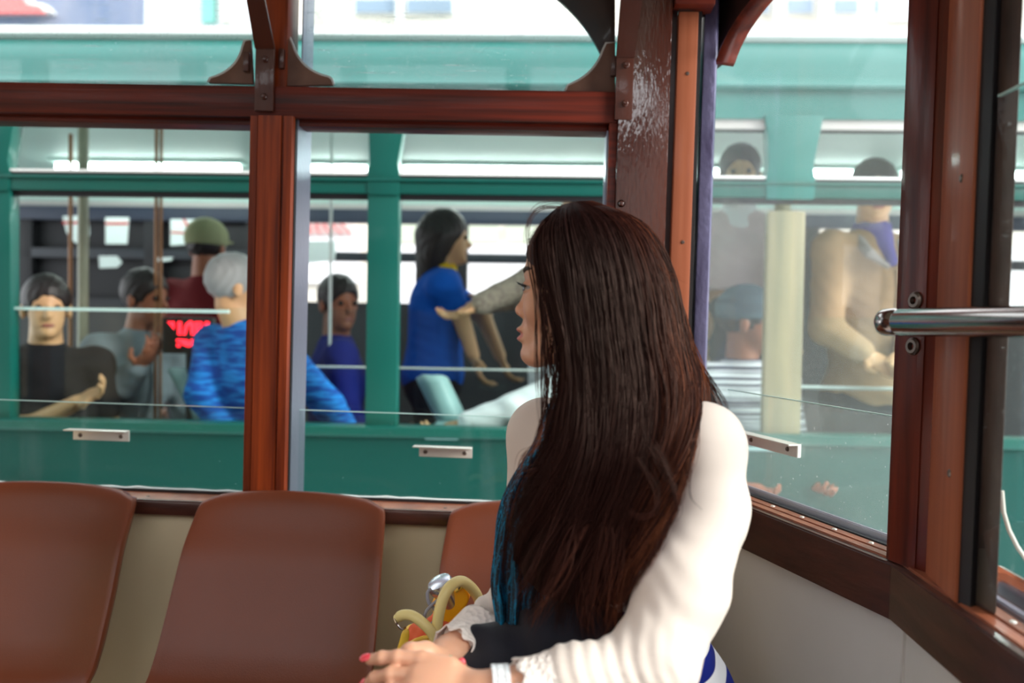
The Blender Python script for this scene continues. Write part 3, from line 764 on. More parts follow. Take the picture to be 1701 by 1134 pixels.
for px in (40, 255, 425, 640, 762, 1180, 1345, 1560):
    x = xb(px, 400, YF); m = MB(); m.box((x - .05, YF - .01, zf(505)), (x + .05, YF + .05, zf(360)), .004); bpart(m, 'far_pillar', dark_i)
# dark panel over the far windows at left, interior gloom put into colour
m = MB(); m.box((xb(-150, 400, YF), YF + .05, zf(505)), (xb(470, 400, YF), YF + .08, zf(372))); bpart(m, 'dark_panel', dark_i)
# grab poles and bars
for (px, Y, r, mm) in ((138, 3.25, .020, mat('worn_pole', srgb(150, 150, 130), .4)), (117, 3.45, .008, brass), (259, 3.3, .007, brass), (267, 3.3, .006, brass), (549, 3.3, .006, polem), (1297, 3.1, .03, cream_p)):
    x = xb(px, 450, Y); m = MB(); m.tube([(x, Y, 0), (x, Y, zc)], r, 14); bpart(m, 'grab_pole', mm)
m = MB(); m.tube([(xb(515, 612, 3.0), 3.0, zb(600, 610, 3.0)), (xb(900, 612, 3.0), 3.0, zb(600, 610, 3.0))], .004, 8); bpart(m, 'seat_bar', polem)
m = MB(); m.tube([(xb(1285, 640, 2.95), 2.95, zb(1400, 644, 2.95)), (xb(1600, 640, 2.95), 2.95, zb(1400, 644, 2.95))], .007, 8); bpart(m, 'seat_bar', polem)
# ceiling-hung notices (white with a red line); small plain ones stand for reflections
whitep = mat('notice_and_glint_white', srgb(225, 238, 236), .5); redl = mat('notice_red', srgb(205, 60, 60), .5)
def white_panel(pix, Y, red=None, em=0):
    p = [atb(a, b, Y) for a, b in pix]
    m = MB(); m.prism([(q.x, q.z) for q in p], 'Y', Y, Y + .006); o = bpart(m, 'white_panel', whitep, smooth=False)
    if red:
        for rd in red:
            q = [atb(a, b, Y - .003) for a, b in rd]; m = MB(); m.prism([(v.x, v.z) for v in q], 'Y', Y - .003, Y - .001); r_ = bpart(m, 'red_line', redl, o, smooth=False); r_.matrix_parent_inverse = Matrix.Identity(4)
white_panel([(104, 359), (146, 357), (148, 390), (125, 404), (110, 385)], 4.3, [[(104, 368), (147, 367), (147, 371), (104, 372)]])
white_panel([(175, 361), (214, 361), (211, 405), (175, 405)], 4.3, [[(175, 369), (213, 369), (213, 373), (175, 373)]])
white_panel([(283, 364), (332, 364), (318, 405), (283, 408)], 4.3, [[(303, 364), (307, 364), (319, 385), (314, 386)], [(284, 384), (319, 386), (319, 389), (284, 387)]])
white_panel([(164, 425), (194, 425), (202, 436), (194, 444), (165, 445)], 4.3)  # this and the next two: reflections in the glass, put in as white shapes
white_panel([(258, 428), (289, 427), (284, 433), (260, 434)], 4.3)
white_panel([(304, 478), (307, 471), (333, 471), (331, 480)], 4.3)
white_panel([(505, 400), (558, 400), (556, 432), (512, 437)], 4.4)
# seats of the other tram
def bseat(px0, px1, y0, y1, Y, lean):
    a = atb(px0, y0, Y); b = atb(px1, y1, Y)
    m = MB(); hw = (b.x - a.x) / 2; cx = (a.x + b.x) / 2
    def P(u, v):
        z = a.z + (b.z - a.z) * v
        return Vector((cx + u * hw + lean * v, Y + .05 * abs(u) ** 3, z - .015 * abs(u) ** 4 * (1 - v)))
    m.grid([[P(-1 + j / 6, i / 6) for j in range(13)] for i in range(7)])
    m.grid([[Vector((cx + (-1 + j / 6) * hw + lean, Y - i * .055 + .02, b.z - .01 * i / 6)) for j in range(13)] for i in range(7)])
    bpart(m, 'seat', seatb, solid=.014)
bseat(272, 318, 610, 700, 3.12, .10)
bseat(690, 738, 622, 702, 3.05, .08)
bseat(1180, 1260, 640, 720, 3.05, .02)
# red LED destination display, seen from inside (letters reversed)
led = mat('red_led', (1, .02, .03, 1), emit=((1, .015, .03, 1), 3.2))
YL = 3.10
def ledpoly(m, pix):
    q = [atb(a, b, YL) for a, b in pix]; m.prism([(v.x, v.z) for v in q], 'Y', YL, YL + .004)
m = MB(); a = atb(270, 527, YL + .01); b = atb(352, 588, YL + .01); m.box((a.x, YL + .006, b.z), (b.x, YL + .05, a.z), .004); disp = bpart(m, 'led_display', mat('led_housing', srgb(16, 14, 16), .4))
m = MB(); m.tube([((a.x + b.x) / 2, YL + .03, 0), ((a.x + b.x) / 2, YL + .03, b.z + .01)], .012, 10); bpart(m, 'display_stand', dark_i)
def glyph(*polys):
    m = MB()
    for p in polys: ledpoly(m, p)
    o = bpart(m, 'led_letter', led, disp, smooth=False); o.matrix_parent_inverse = Matrix.Translation((0, 0, 0))
glyph([(278, 534), (289, 534), (289, 547)])
glyph([(295, 534), (301, 534), (301, 556), (295, 556)])
glyph([(303, 556), (308, 538), (314, 533), (318, 533), (322, 537), (322, 556), (317, 556), (316, 541), (312, 541), (308, 556)])
glyph([(324, 534), (329, 534), (329, 556), (324, 556)])
glyph([(331, 534), (335, 534), (335, 549), (341, 534), (347, 534), (346, 556), (341, 556), (341, 545), (336, 556), (331, 556)])
glyph([(293, 563), (310, 564), (313, 568), (318, 563), (328, 563), (326, 581), (321, 579), (320, 573), (313, 576), (304, 573), (300, 568), (293, 567)])
glyph([(293, 571), (299, 570), (299, 576), (294, 576)])
glyph([(339, 563), (346, 563), (346, 573), (339, 573)])

# ------------------------------------------------------------------ street and the buildings beyond
m = MB(); m.box((-14, 1.95, -2.35), (14, 16, -2.25)); road = m.build('road', mat('asphalt', srgb(105, 105, 108), .8, var=((8, 8, 8), srgb(88, 88, 92), .3, .7))); road['kind'] = 'structure'
YW = 9.0
crm = mat('cream_facade', srgb(236, 230, 218), .7, var=((1, 1, 1), srgb(226, 218, 204), .3, .7)); bgl = mat('facade_glass', srgb(140, 158, 178), .2)
def build_face(name, pxa, pxb, mt, label, ztop=5.4):
    a = at(pxa, 300, YW).x; b = at(pxb, 300, YW).x
    r = empty(name, ((a + b) / 2, YW + 1, -2.25)); tag(r, label, 'building')
    m = MB(); m.box((a, YW, -2.25), (b, YW + 2.5, ztop)); m.build('facade', mt, r, smooth=False)
    return r, a, b
def fquad(parent, name, pix, mt, d0=.0, d1=.06, lab=None):
    q = [at(x, y, YW) for x, y in pix]; m = MB(); m.prism([(v.x, v.z) for v in q], 'Y', YW - d1, YW - d0 + .01); o = m.build(name, mt, parent, smooth=False)
    if lab: o['label'] = lab
    return o
dkst = mat('dark_shop', srgb(60, 58, 60), .6); whitef = mat('white_facade', srgb(238, 238, 240), .6); tealf = mat('teal_facade', srgb(130, 195, 185), .6)
r, a, b = build_face('building', -520, 236, mat('blue_grey_facade', srgb(105, 118, 150), .4, var=((3, .5, 1), srgb(150, 150, 168), .4, .7)), 'blue-grey building with a red and white sign, beyond the tram at far left')
m = MB(); m.box((a, YW - .1, -2.25), (b, YW, at(100, 330, YW).z)); m.build('shopfront', dkst, r, smooth=False)
sg = fquad(r, 'shop_sign', [(-300, -40), (50, -40), (55, -2), (62, 10), (85, 14), (96, 26), (-300, 26)], mat('sign_border', srgb(250, 245, 240), .5), d1=.12)
fquad(sg, 'sign_face', [(-296, -36), (44, -36), (49, 2), (58, 15), (80, 19), (86, 30), (-296, 30)], mat('sign_red', srgb(245, 120, 118), .5), d0=.1, d1=.15)
r, a, b = build_face('building', 236, 468, whitef, 'plain white building with a pale green strip, beyond the tram left of the post')
fquad(r, 'green_strip', [(338, -40), (360, -40), (360, 40), (338, 40)], tealf)
fquad(r, 'cream_pier', [(372, -40), (388, -40), (388, 40), (372, 40)], crm, d1=.1)
m = MB(); m.box((a, YW - .1, -2.25), (b, YW, at(350, 330, YW).z)); m.build('shopfront', dkst, r, smooth=False)
r, a, b = build_face('building', 468, 2100, crm, 'cream building with rows of windows, beyond the tram at centre and right')
fr_m = mat('pale_frame', srgb(245, 244, 240), .5)
for (x0, x1) in ((590, 660), (675, 755), (1210, 1225), (1235, 1277), (1302, 1350), (1379, 1425), (1446, 1460), (1700, 1760)):
    w_ = fquad(r, 'window', [(x0, -60), (x1, -60), (x1, 26), (x0, 26)], fr_m, d1=.05)
    fquad(w_, 'pane', [(x0 + 3, 3), (x1 - 3, 3), (x1 - 3, 24), (x0 + 3, 24)], bgl, d1=.07)
for x0 in (548, 662, 1283, 1357): fquad(r, 'pier', [(x0, -60), (x0 + 9, -60), (x0 + 9, 60), (x0, 60)], whitef, d1=.12)
for i in range(9): fquad(r, 'louvre', [(1472, -6 + i * 5), (1640, -6 + i * 5), (1640, -3 + i * 5), (1472, -3 + i * 5)], whitef, d1=.08)
# street level shops seen through both trams' windows
s_ = fquad(r, 'fascia_sign', [(500, 366), (592, 366), (592, 392), (500, 392)], mat('sign_pale', srgb(225, 215, 210), .5), d1=.1)
for k in range(5):
    cx = 508 + k * 15; q = []
    pts = [(cx + t * 13 + 3 * math.sin(t * 5 + k), 368 + 22 * t) for t in [i / 8 for i in range(9)]]
    fquad(s_, 'red_swirl', pts + [(x + 5, y) for x, y in pts[::-1]], mat('swirl_red', srgb(200, 110, 110), .5), d0=.08, d1=.13)
fquad(r, 'lower_white', [(480, 393), (600, 393), (600, 470), (480, 470)], whitef, d1=.08)
for k in range(7):
    x0 = 655 + k * 62; fquad(r, 'shop_window', [(x0, 374), (x0 + 50, 374), (x0 + 50, 403), (x0, 403)], mat('shop_pale', srgb(190, 200, 180), .4), d1=.05)
fquad(r, 'lower_white', [(640, 408), (1700, 408), (1700, 560), (640, 560)], whitef, d1=.08)

# ------------------------------------------------------------------ passengers of the other tram
def skin(name, r, g, b):
    m = mat(name, srgb(r, g, b), 0.5); p = m.node_tree.nodes['Principled BSDF']
    p.inputs['Subsurface Weight'].default_value = 0.08; p.inputs['Subsurface Radius'].default_value = (.01, .004, .002); return m
eye_d = mat('dark_eye', srgb(30, 22, 20), 0.2); lip_b = mat('passenger_lips', srgb(150, 85, 75), 0.5)
def fab(name, c, c2=None, sc=(8, 8, 8), rough=.85): return mat(name, c, rough, spec=.2, var=(sc, c2, .42, .58) if c2 else None)

def rotz(a):
    c, s = math.cos(a), math.sin(a); return np.array([[c, -s, 0], [s, c, 0], [0, 0, 1]])

def hand_field(Fd, wrist, dirv, palmn, s=1.0, curl=.35, side=1, k=.004):
    """palm, four fingers of different length and a thumb from the side of the palm"""
    d = np.array(dirv, float); d /= np.linalg.norm(d); n = np.array(palmn, float); n -= d * (n @ d); n /= np.linalg.norm(n); u = np.cross(d, n) * side
    w_ = np.array(wrist, float)
    pc = w_ + d * .048 * s
    Fd.ell(pc, (.050 * s, .037 * s, .015 * s), np.stack([d, u, n], 1), k=.012)
    for i, (o, L) in enumerate(((-.029, .060), (-.0095, .072), (.0095, .068), (.028, .052))):
        p = w_ + d * .088 * s + u * o * s; a = 0; L *= s; dd = d
        for j, fr in enumerate((.45, .3, .25)):
            a += curl * (1.0 + .25 * j); dd = d * math.cos(a) + n * math.sin(a); q = p + dd * L * fr * 1.15
            Fd.cap(p, q, (.0092 - .0009 * j) * s, (.0085 - .001 * j) * s, k=.003); p = q
    p = w_ + d * .022 * s - u * .030 * s; q = p + (d * .55 - u * .75 + n * .3) * .034 * s; r = q + (d * .9 - u * .2 + n * .45) * .030 * s
    Fd.cap(p, q, .013 * s, .011 * s, k=.006); Fd.cap(q, r, .0105 * s, .0085 * s, k=.003)

def human(name, label, head, yaw=0, hyaw=None, hip=None, seated=True, arms=None, sk=None, hair=None, top=None, bottom=None, top_z=None,
          long_hair=0, collar=None, sleeves=2, step=.008, cap=None, lean=None, legs=True, scarf=None, stripes=None):
    hy = yaw if hyaw is None else hyaw
    R = rotz(math.radians(yaw)); f = R @ np.array([0, -1, 0]); l = R @ np.array([1, 0, 0]); up = np.array([0, 0, 1.])
    Rh = rotz(math.radians(hy)); fh = Rh @ np.array([0, -1, 0]); lh = Rh @ np.array([1, 0, 0])
    h = np.array(head, float); nk = h + np.array([0, 0, -.155]) - fh * .02 if lean is None else h + np.array([0, 0, -.15]) + np.array(lean) * np.array([.2, .2, 0])
    hp = np.array(hip, float) if hip is not None else nk + np.array([0, 0, -.50]) + (np.array(lean) if lean is not None else 0)
    sh = {s: nk + l * s * .165 - up * .055 for s in (-1, 1)}; hj = {s: hp + l * s * .09 for s in (-1, 1)}
    if seated: kn = {s: hj[s] + f * .40 + up * .0 for s in (-1, 1)}; ft = {s: np.array([kn[s][0], kn[s][1], .06]) for s in (-1, 1)}
    else: kn = {s: np.array([hj[s][0], hj[s][1], (hp[2] + .05) * .52]) + f * .02 for s in (-1, 1)}; ft = {s: np.array([hj[s][0], hj[s][1], .06]) for s in (-1, 1)}
    el, ha = {}, {}
    for s in (-1, 1):
        if arms and s in arms and arms[s]: el[s], ha[s] = [np.array(v, float) for v in arms[s]]
        else:
            el[s] = sh[s] + l * s * .05 - up * .27 + f * .02
            ha[s] = (el[s] + f * .20 - l * s * .08 - up * .05) if seated else (el[s] - up * .24 + f * .06)
    P = np.array([h, nk, hp] + list(sh.values()) + list(kn.values()) + list(ft.values()) + list(el.values()) + list(ha.values()))
    zmin = 0 if legs else hp[2] - .15
    lo = P.min(0) - .17; hi = P.max(0) + .17; lo[2] = zmin - .02
    ax = [np.arange(lo[i], hi[i], step) for i in range(3)]
    B = Field(*ax); M3 = np.stack([lh, fh, up], 1)
    B.ell(h + up * .03 - fh * .008, (.073, .092, .085), M3, k=0)
    B.ell(h + fh * .03 - up * .035, (.056, .058, .078), M3, k=.02)
    B.ell(h + fh * .070 - up * .088, (.022, .018, .018), M3, k=.02)
    B.cap(h + fh * .082 + up * .005, h + fh * .100 - up * .028, .009, .013, k=.01)
    for s in (-1, 1):
        B.ell(h + lh * s * .075 - fh * .005 - up * .01, (.01, .018, .03), M3, k=.006)
        B.ell(h + lh * s * .030 + fh * .095 + up * .004, (.016, .014, .010), M3, k=.012, mode='cut')
    B.cap(h - up * .06 - fh * .02, nk - up * .01, .053, .06, k=.02)
    MT = np.stack([l, f, up], 1); ch = nk - up * .17 + f * .01; sp = hp - nk
    B.cap(sh[-1], sh[1], .055, k=.04); B.ell(nk + sp * .33, (.155, .105, .17), MT, k=.04); B.ell(nk + sp * .68, (.135, .095, .15), MT, k=.05); B.ell(hp + up * .02, (.165, .115, .12), MT, k=.05)
    for s in (-1, 1):
        B.cap(sh[s], el[s], .048, .040, k=.03); dv = ha[s] - el[s]; L = np.linalg.norm(dv); B.cap(el[s], ha[s], .039, .027, k=.02)
        hand_field(B, ha[s], dv / L, np.cross(dv, l) + 1e-3 + f * .2, s=1.0, curl=.4, side=s)
        if legs:
            B.cap(hj[s], kn[s], .080, .055, k=.04); B.cap(kn[s], ft[s], .055, .038, k=.03); B.cap(ft[s] - up * .01, ft[s] + f * .16 - up * .02, .04, .032, k=.02)
    base = Vector((hp[0], hp[1], 0))
    loc, rq, _ = (TRM @ Matrix.Translation(base)).decompose()
    root = empty(name, loc, rq.to_euler()); tag(root, label, 'person')
    def put(me, nm, m, par=None):
        o = link(nm, me, m); o.parent = par or root; o.matrix_parent_inverse = Matrix.Translation(-base) if par is None else Matrix.Identity(4); return o
    put(B.mesh('body'), 'body', sk)
    # top
    T = Field(*ax); o = .012
    T.cap(sh[-1], sh[1], .055 + o, k=.04); T.cap(nk - up * .02, nk - up * .05, .062 + o, k=.03)
    T.ell(nk + sp * .33, (.160 + o, .112 + o, .18), MT, k=.04); T.ell(nk + sp * .68, (.145 + o, .105 + o, .16), MT, k=.05); T.ell(hp + up * .03, (.17 + o, .12 + o, .12), MT, k=.05)
    for s in (-1, 1):
        e1 = el[s] if sleeves > 0 else sh[s] + (el[s] - sh[s]) * .4
        T.cap(sh[s], sh[s] + (el[s] - sh[s]) * (1 if sleeves > 1 else .62), .052 + o, .045 + o, k=.03)
        if sleeves > 1: T.cap(el[s], el[s] + (ha[s] - el[s]) * .88, .043 + o, .032 + o, k=.02)
    if top_z is not None:
        tz = top_z; T.op(lambda X, Y, Z: (Z - tz) + 0 * X + 0 * Y, lo, [hi[0], hi[1], tz], 0.004, 'cut')
    # fabric folds
    rs = np.random.RandomState(abs(hash(label)) % 1000 if False else len(label)); a1, a2 = rs.uniform(35, 60, 2)
    X, Y, Z = np.meshgrid(*ax, indexing='ij', sparse=True)
    T.D += (.0018 * np.sin(a1 * X + 1.6 * a2 * Z + 3 * np.sin(22 * Y)) * np.sin(a2 * Y - 40 * Z)).astype(np.float32)
    T.D = np.maximum(T.D, -(np.sqrt((X - h[0]) ** 2 + (Y - h[1]) ** 2 + (Z - h[2]) ** 2) - .118).astype(np.float32))
    put(T.mesh('top'), 'jacket' if sleeves > 1 else 'shirt', top)
    if legs and bottom is not None:
        T = Field(*ax); T.ell(hp + up * .0, (.172, .125, .13), MT, k=.04)
        if top_z is not None: T.cap(hp, [nk[0], nk[1], top_z - .08], .12, k=.06)
        for s in (-1, 1): T.cap(hj[s], kn[s], .090, .066, k=.04); T.cap(kn[s], ft[s] + up * .03, .066, .055, k=.03)
        put(T.mesh('trousers'), 'trousers', bottom)
        T = Field(*ax)
        for s in (-1, 1): T.cap(ft[s] - up * .012, ft[s] + f * .17 - up * .024, .045, .037, k=.02)
        put(T.mesh('shoes'), 'shoes', dark_i)
    # hair
    if hair is not None:
        hs = .006; ax2 = [np.arange(h[i] - .16 - (.0 if i < 2 else long_hair), h[i] + .16, hs) for i in range(3)]
        H = Field(*ax2); H.ell(h + up * .036 - fh * .012, (.082, .100, .093), M3, k=0)
        if long_hair:
            q = h - fh * .06; H.cap(q, q - up * long_hair * .9 - fh * .02, .07, .045, k=.05)
            H.cap(h - fh * .03 + lh * .05, q - up * long_hair * .8, .045, .03, k=.04); H.cap(h - fh * .03 - lh * .05, q - up * long_hair * .8, .045, .03, k=.04)
        H.ell(h + fh * .085 - up * .045, (.066, .085, .088), M3, k=.01, mode='cut')
        if not long_hair: H.ell(h - up * .115, (.12, .14, .075), M3, k=.01, mode='cut')
        X, Y, Z = np.meshgrid(*ax2, indexing='ij', sparse=True)
        H.D += (.0022 * np.sin(160 * X + 5 * np.sin(30 * Z)) * np.sin(140 * Y + 20 * Z)).astype(np.float32)
        put(H.mesh('hair'), 'hair', hair)
    for s in (-1, 1):
        c = h + lh * s * .030 + fh * .078 + up * .003; m = MB(); bmesh.ops.create_icosphere(m.bm, subdivisions=2, radius=.0105, matrix=Matrix.Translation(c)); o_ = m.build('eye', eye_d)
        o_.parent = root; o_.matrix_parent_inverse = Matrix.Translation(-base)
    c = h + fh * .086 - up * .062; m = MB(); bmesh.ops.create_icosphere(m.bm, subdivisions=2, radius=1, matrix=Matrix.Translation(c) @ Matrix(M3.tolist()).to_4x4() @ Matrix.Diagonal((.022, .006, .007, 1))); o_ = m.build('mouth', lip_b)
    o_.parent = root; o_.matrix_parent_inverse = Matrix.Translation(-base)
    if collar is not None:
        ax3 = [np.arange(nk[i] - .14, nk[i] + .14, .006) for i in range(3)]; T = Field(*ax3)
        T.cap(nk - up * .045, nk + up * .025, .085, .067, k=0); T.cap(nk - up * .1, nk + up * .1, .060, k=.0, mode='cut')
        if scarf: T.cap(nk + f * .05, nk + f * .115 - up * .10, .035, .02, k=.02)
        put(T.mesh('collar'), 'scarf' if scarf else 'collar', collar)
    if cap is not None:
        ax3 = [np.arange(h[i] - .19, h[i] + .2, .006) for i in range(3)]; T = Field(*ax3)
        T.ell(h + up * .045 - fh * .01, (.090, .108, .092), M3, k=0); T.ell(h - up * .06, (.13, .2, .085), M3, k=.008, mode='cut')
        T.ell(h + fh * .10 + up * .035, (.062, .075, .007), M3, k=.01)
        put(T.mesh('cap'), 'cap', cap)
    return root
def pt(px, py, Y): return np.array(atb(px, py, Y))
def hz(p, z): return np.array([p[0], p[1], z])
sk_t = skin('tan_skin', 205, 160, 118); sk_b = skin('brown_skin', 150, 92, 66); sk_p = skin('pale_skin', 225, 180, 150)
blackhair = mat('black_hair', srgb(30, 22, 22), .5); greyh = mat('grey_hair', srgb(150, 152, 152), .6)
blue_pat = fab('blue_patterned_shirt', srgb(40, 125, 205), srgb(28, 70, 150), (14, 14, 90)); navy_f = fab('navy_shirt', srgb(20, 32, 110)); grey_f = fab('grey_blue_shirt', srgb(122, 135, 142))
black_f = fab('black_cloth', srgb(26, 26, 30)); tan_f = fab('tan_jacket', srgb(168, 138, 104), srgb(148, 120, 88), (6, 6, 3)); white_f = fab('white_shirt', srgb(238, 242, 244)); pink_f = fab('pale_pink_shirt', srgb(222, 204, 206))
polo = fab('blue_polo', srgb(12, 84, 180)); yel = fab('yellow_trim', srgb(240, 200, 30)); beige_f = fab('beige_jacket', srgb(178, 168, 150), srgb(150, 140, 128), (60, 60, 60)); red_f = fab('dark_red_jacket', srgb(100, 26, 30)); olive_f = fab('olive_hat', srgb(138, 142, 108))
purple = fab('purple_scarf', srgb(90, 80, 150)); greyc = fab('slate_cap', srgb(88, 110, 120), srgb(60, 78, 88), (3, 3, 80)); stripe_f = fab('striped_shirt', srgb(225, 225, 232), srgb(36, 34, 60), (1, 1, 110)); trou = fab('dark_trousers', srgb(40, 40, 46))

h = pt(77, 512, 3.02)
human('person', 'man in a black shirt at the leftmost tram window, forearm raised', h, yaw=35, hip=hz(h, .58) + [-.08, .06, 0], sk=sk_t, hair=blackhair, top=black_f, bottom=trou, sleeves=0,
      arms={-1: (pt(40, 712, 2.95), pt(128, 668, 2.94)), 1: None})
h = pt(243, 497, 3.35)
human('person', 'passenger in a grey-blue shirt seated behind the glass, left of the red display', h, yaw=60, hyaw=70, hip=hz(h, .60) + [-.16, .03, 0], sk=sk_b, hair=blackhair, top=grey_f, bottom=trou, lean=(-.16, 0, -.45),
      arms={-1: (pt(205, 640, 3.2), pt(232, 608, 3.15)), 1: None})
h = pt(345, 412, 3.75)
human('person', 'passenger in an olive hat and dark red jacket, seen above the red display', h, yaw=170, hip=hz(h, .85), seated=False, sk=sk_b, hair=blackhair, top=red_f, bottom=trou, cap=olive_f)
h = pt(392, 478, 3.02)
human('person', 'grey-haired passenger in a bright blue patterned shirt, behind the window post', h, yaw=150, hyaw=120, hip=hz(h, .58) + [.12, -.0, 0], sk=sk_t, hair=greyh, top=blue_pat, bottom=trou, lean=(.14, 0, -.45),
      arms={1: (pt(335, 655, 2.95), pt(390, 735, 2.93)), -1: (pt(545, 672, 2.98), pt(590, 735, 3.1))})
h = pt(563, 505, 3.48)
human('person', 'dark-haired passenger in a navy shirt, just left of the green window pillar', h, yaw=110, hyaw=40, hip=hz(h, .60) + [-.02, .05, 0], sk=sk_b, hair=blackhair, top=navy_f, bottom=trou)
h = pt(741, 396, 3.55)
human('person', 'woman with long dark hair standing in a blue polo shirt with a yellow collar', h, yaw=100, hyaw=105, hip=hz(h, .98) + [-.05, 0, 0], seated=False, sk=sk_t, hair=blackhair, top=polo, bottom=trou, long_hair=.26, collar=yel, sleeves=0,
      arms={-1: (pt(762, 515, 3.42), pt(786, 590, 3.40)), 1: (pt(800, 520, 3.7), pt(830, 590, 3.7))})
h = pt(968, 350, 3.42)
human('person', 'person in a beige jacket reaching an arm out to the left, behind the long-haired woman', h, yaw=-70, hip=hz(h, .98), seated=False, sk=sk_t, hair=blackhair, top=beige_f, bottom=trou,
      arms={-1: (pt(880, 490, 3.52), pt(800, 506, 3.60)), 1: (pt(880, 468, 3.22), pt(790, 508, 3.22))})
h = pt(935, 525, 3.12)
human('person', 'passenger in a white shirt leaning forward, just left of the long-haired woman', h, yaw=-60, hyaw=-80, hip=hz(h, .60) + [.12, .02, 0], sk=sk_t, hair=blackhair, top=white_f, bottom=trou, lean=(.14, 0, -.42),
      arms={-1: None, 1: (pt(855, 680, 2.93), pt(770, 705, 2.93))})
h = pt(1229, 291, 3.35)
human('person', 'standing man in a pale pink shirt, in the upper part of the slanted window', h, yaw=-10, hip=hz(h, 1.02), seated=False, sk=sk_t, hair=blackhair, top=pink_f, bottom=black_f, top_z=pt(1229, 482, 3.35)[2],
      arms={-1: (pt(1150, 470, 3.3), pt(1160, 560, 3.3)), 1: (pt(1290, 470, 3.4), pt(1300, 560, 3.4))}, collar=white_f)
h = pt(1243, 535, 3.02)
human('person', 'passenger in a slate cap and striped shirt bending down, left of the cream post', h, yaw=20, hyaw=70, hip=hz(h, .55), sk=sk_b, hair=blackhair, top=stripe_f, bottom=trou, cap=greyc)
h = pt(1452, 320, 3.12)
human('person', 'standing man in a tan jacket with a purple scarf, right of the cream post', h, yaw=15, hyaw=-10, hip=hz(h, .98), seated=False, sk=sk_t, hair=blackhair, top=tan_f, bottom=trou, collar=purple, scarf=True,
      arms={-1: (pt(1372, 545, 3.0), pt(1438, 588, 2.93)), 1: (pt(1545, 540, 3.1), pt(1500, 592, 2.93))})
nk_ = h + np.array([0, 0, -.155]); f_ = rotz(math.radians(15)) @ np.array([0, -1, 0]); l_ = rotz(math.radians(15)) @ np.array([1, 0, 0]); jk = [x for x in bpy.data.objects if x.parent is None and x.get('label', '').startswith('standing man in a tan')][0]
T = Field(*[np.arange(nk_[i] - .2, nk_[i] + .2, .005) for i in range(3)])
for s in (-1, 1):
    T.cap(nk_ + l_ * s * .062 - f_ * .02 + [0, 0, .0], nk_ + l_ * s * .085 + f_ * .10 + [0, 0, -.075], .024, .017, k=.01); T.cap(nk_ + l_ * s * .085 + f_ * .10 + [0, 0, -.075], nk_ + l_ * s * .03 + f_ * .125 + [0, 0, -.12], .017, .010, k=.01)
o = link('jacket_collar', T.mesh('jacket_collar'), fab('grey_collar', srgb(142, 136, 132))); o.parent = jk; o.matrix_parent_inverse = Matrix.Translation(-Vector((h[0], h[1], 0)))
m = MB(); m.tube([nk_ + f_ * .128 + np.array([0, 0, -.13]), nk_ + f_ * .137 + np.array([0, 0, -.20]), nk_ + f_ * .128 + np.array([0, 0, -.32]), nk_ + f_ * .125 + np.array([0, 0, -.45])], .006, 8); o = m.build('zip', fab('zip_brown', srgb(110, 88, 66))); o.parent = jk; o.matrix_parent_inverse = Matrix.Translation(-Vector((h[0], h[1], 0)))

# ------------------------------------------------------------------ yellow handbag with its things
ybag = mat('yellow_leather', srgb(250, 205, 70), 0.4, coat=.15, bump=((300, 300, 300), .2, .0006)); yhand = mat('pale_yellow_handle', srgb(244, 222, 150), 0.4, coat=.1)
obag = mat('orange_lining', srgb(238, 104, 58), 0.6); ypouch = mat('amber_pouch', srgb(255, 178, 20), 0.45); silver = mat('silver_cap', srgb(214, 216, 224), 0.22, metal=.85); cordm = mat('grey_cord', srgb(150, 148, 160), .6, bump=((500, 500, 500), .6, .001))
bgY = 1.37
bc = at(722, 1130, bgY); zseat = at(484, 817, 1.735).z - .365
bag = empty('handbag', (bc.x, bgY, zseat)); tag(bag, 'yellow leather handbag with two rolled handles on the seat beside the woman', 'handbag')
X0b, X1b = at(668, 1080, bgY).x, at(800, 1060, bgY).x; ztb = at(730, 1048, bgY).z
def bagring(z, t, n=40, inset=0):
    cx, hw, hd = (X0b + X1b) / 2, (X1b - X0b) / 2 * (1 + .25 * (1 - t)) - inset, .055 * (1.25 - .45 * t) - inset
    out = []
    for k in range(n):
        a = 2 * math.pi * k / n; c, s = math.cos(a), math.sin(a)
        out.append(Vector((cx + hw * math.copysign(abs(c) ** .5, c), bgY + hd * math.copysign(abs(s) ** .6, s), z + .012 * t * c * 1.5 + .006 * math.sin(3 * a) * t)))
    out.append(out[0].copy()); return out
rows = [bagring(zseat + .002 + (ztb - zseat) * t, t) for t in [0, .03, .15, .3, .45, .6, .75, .9, 1.0]]
m = MB(); m.grid(rows); bmesh.ops.remove_doubles(m.bm, verts=m.bm.verts, dist=1e-5); bmesh.ops.contextual_create(m.bm, geom=[e for e in m.bm.edges if e.is_boundary and all(v.co.z < zseat + .01 for v in e.verts)]); m.build('body', ybag, bag, solid=.004)
rows = [bagring(ztb - d, 1.0, inset=.006 + .008 * math.sin(d * 200) ** 2) for d in (-.004, .01, .03, .05)]
m = MB(); m.grid(rows); m.build('lining', obag, bag, solid=.002)
# crumpled orange cloth inside the opening
Fd = Field(*[np.arange(a, b, .003) for a, b in ((X0b - .02, X1b + .03), (bgY - .07, bgY + .07), (ztb - .06, ztb + .045))])
Fd.ell(at(700, 1062, bgY), (.030, .035, .028), k=.01); Fd.ell(at(740, 1040, bgY), (.034, .035, .026), k=.01); Fd.ell(at(775, 1045, bgY), (.03, .035, .03), k=.01)
gx, gy, gz = np.meshgrid(*Fd.a, indexing='ij', sparse=True); Fd.D += (.003 * np.sin(190 * gx + 120 * gz) * np.sin(150 * gy + 90 * gz)).astype(np.float32)
link('orange_cloth', Fd.mesh('cloth'), obag, bag)
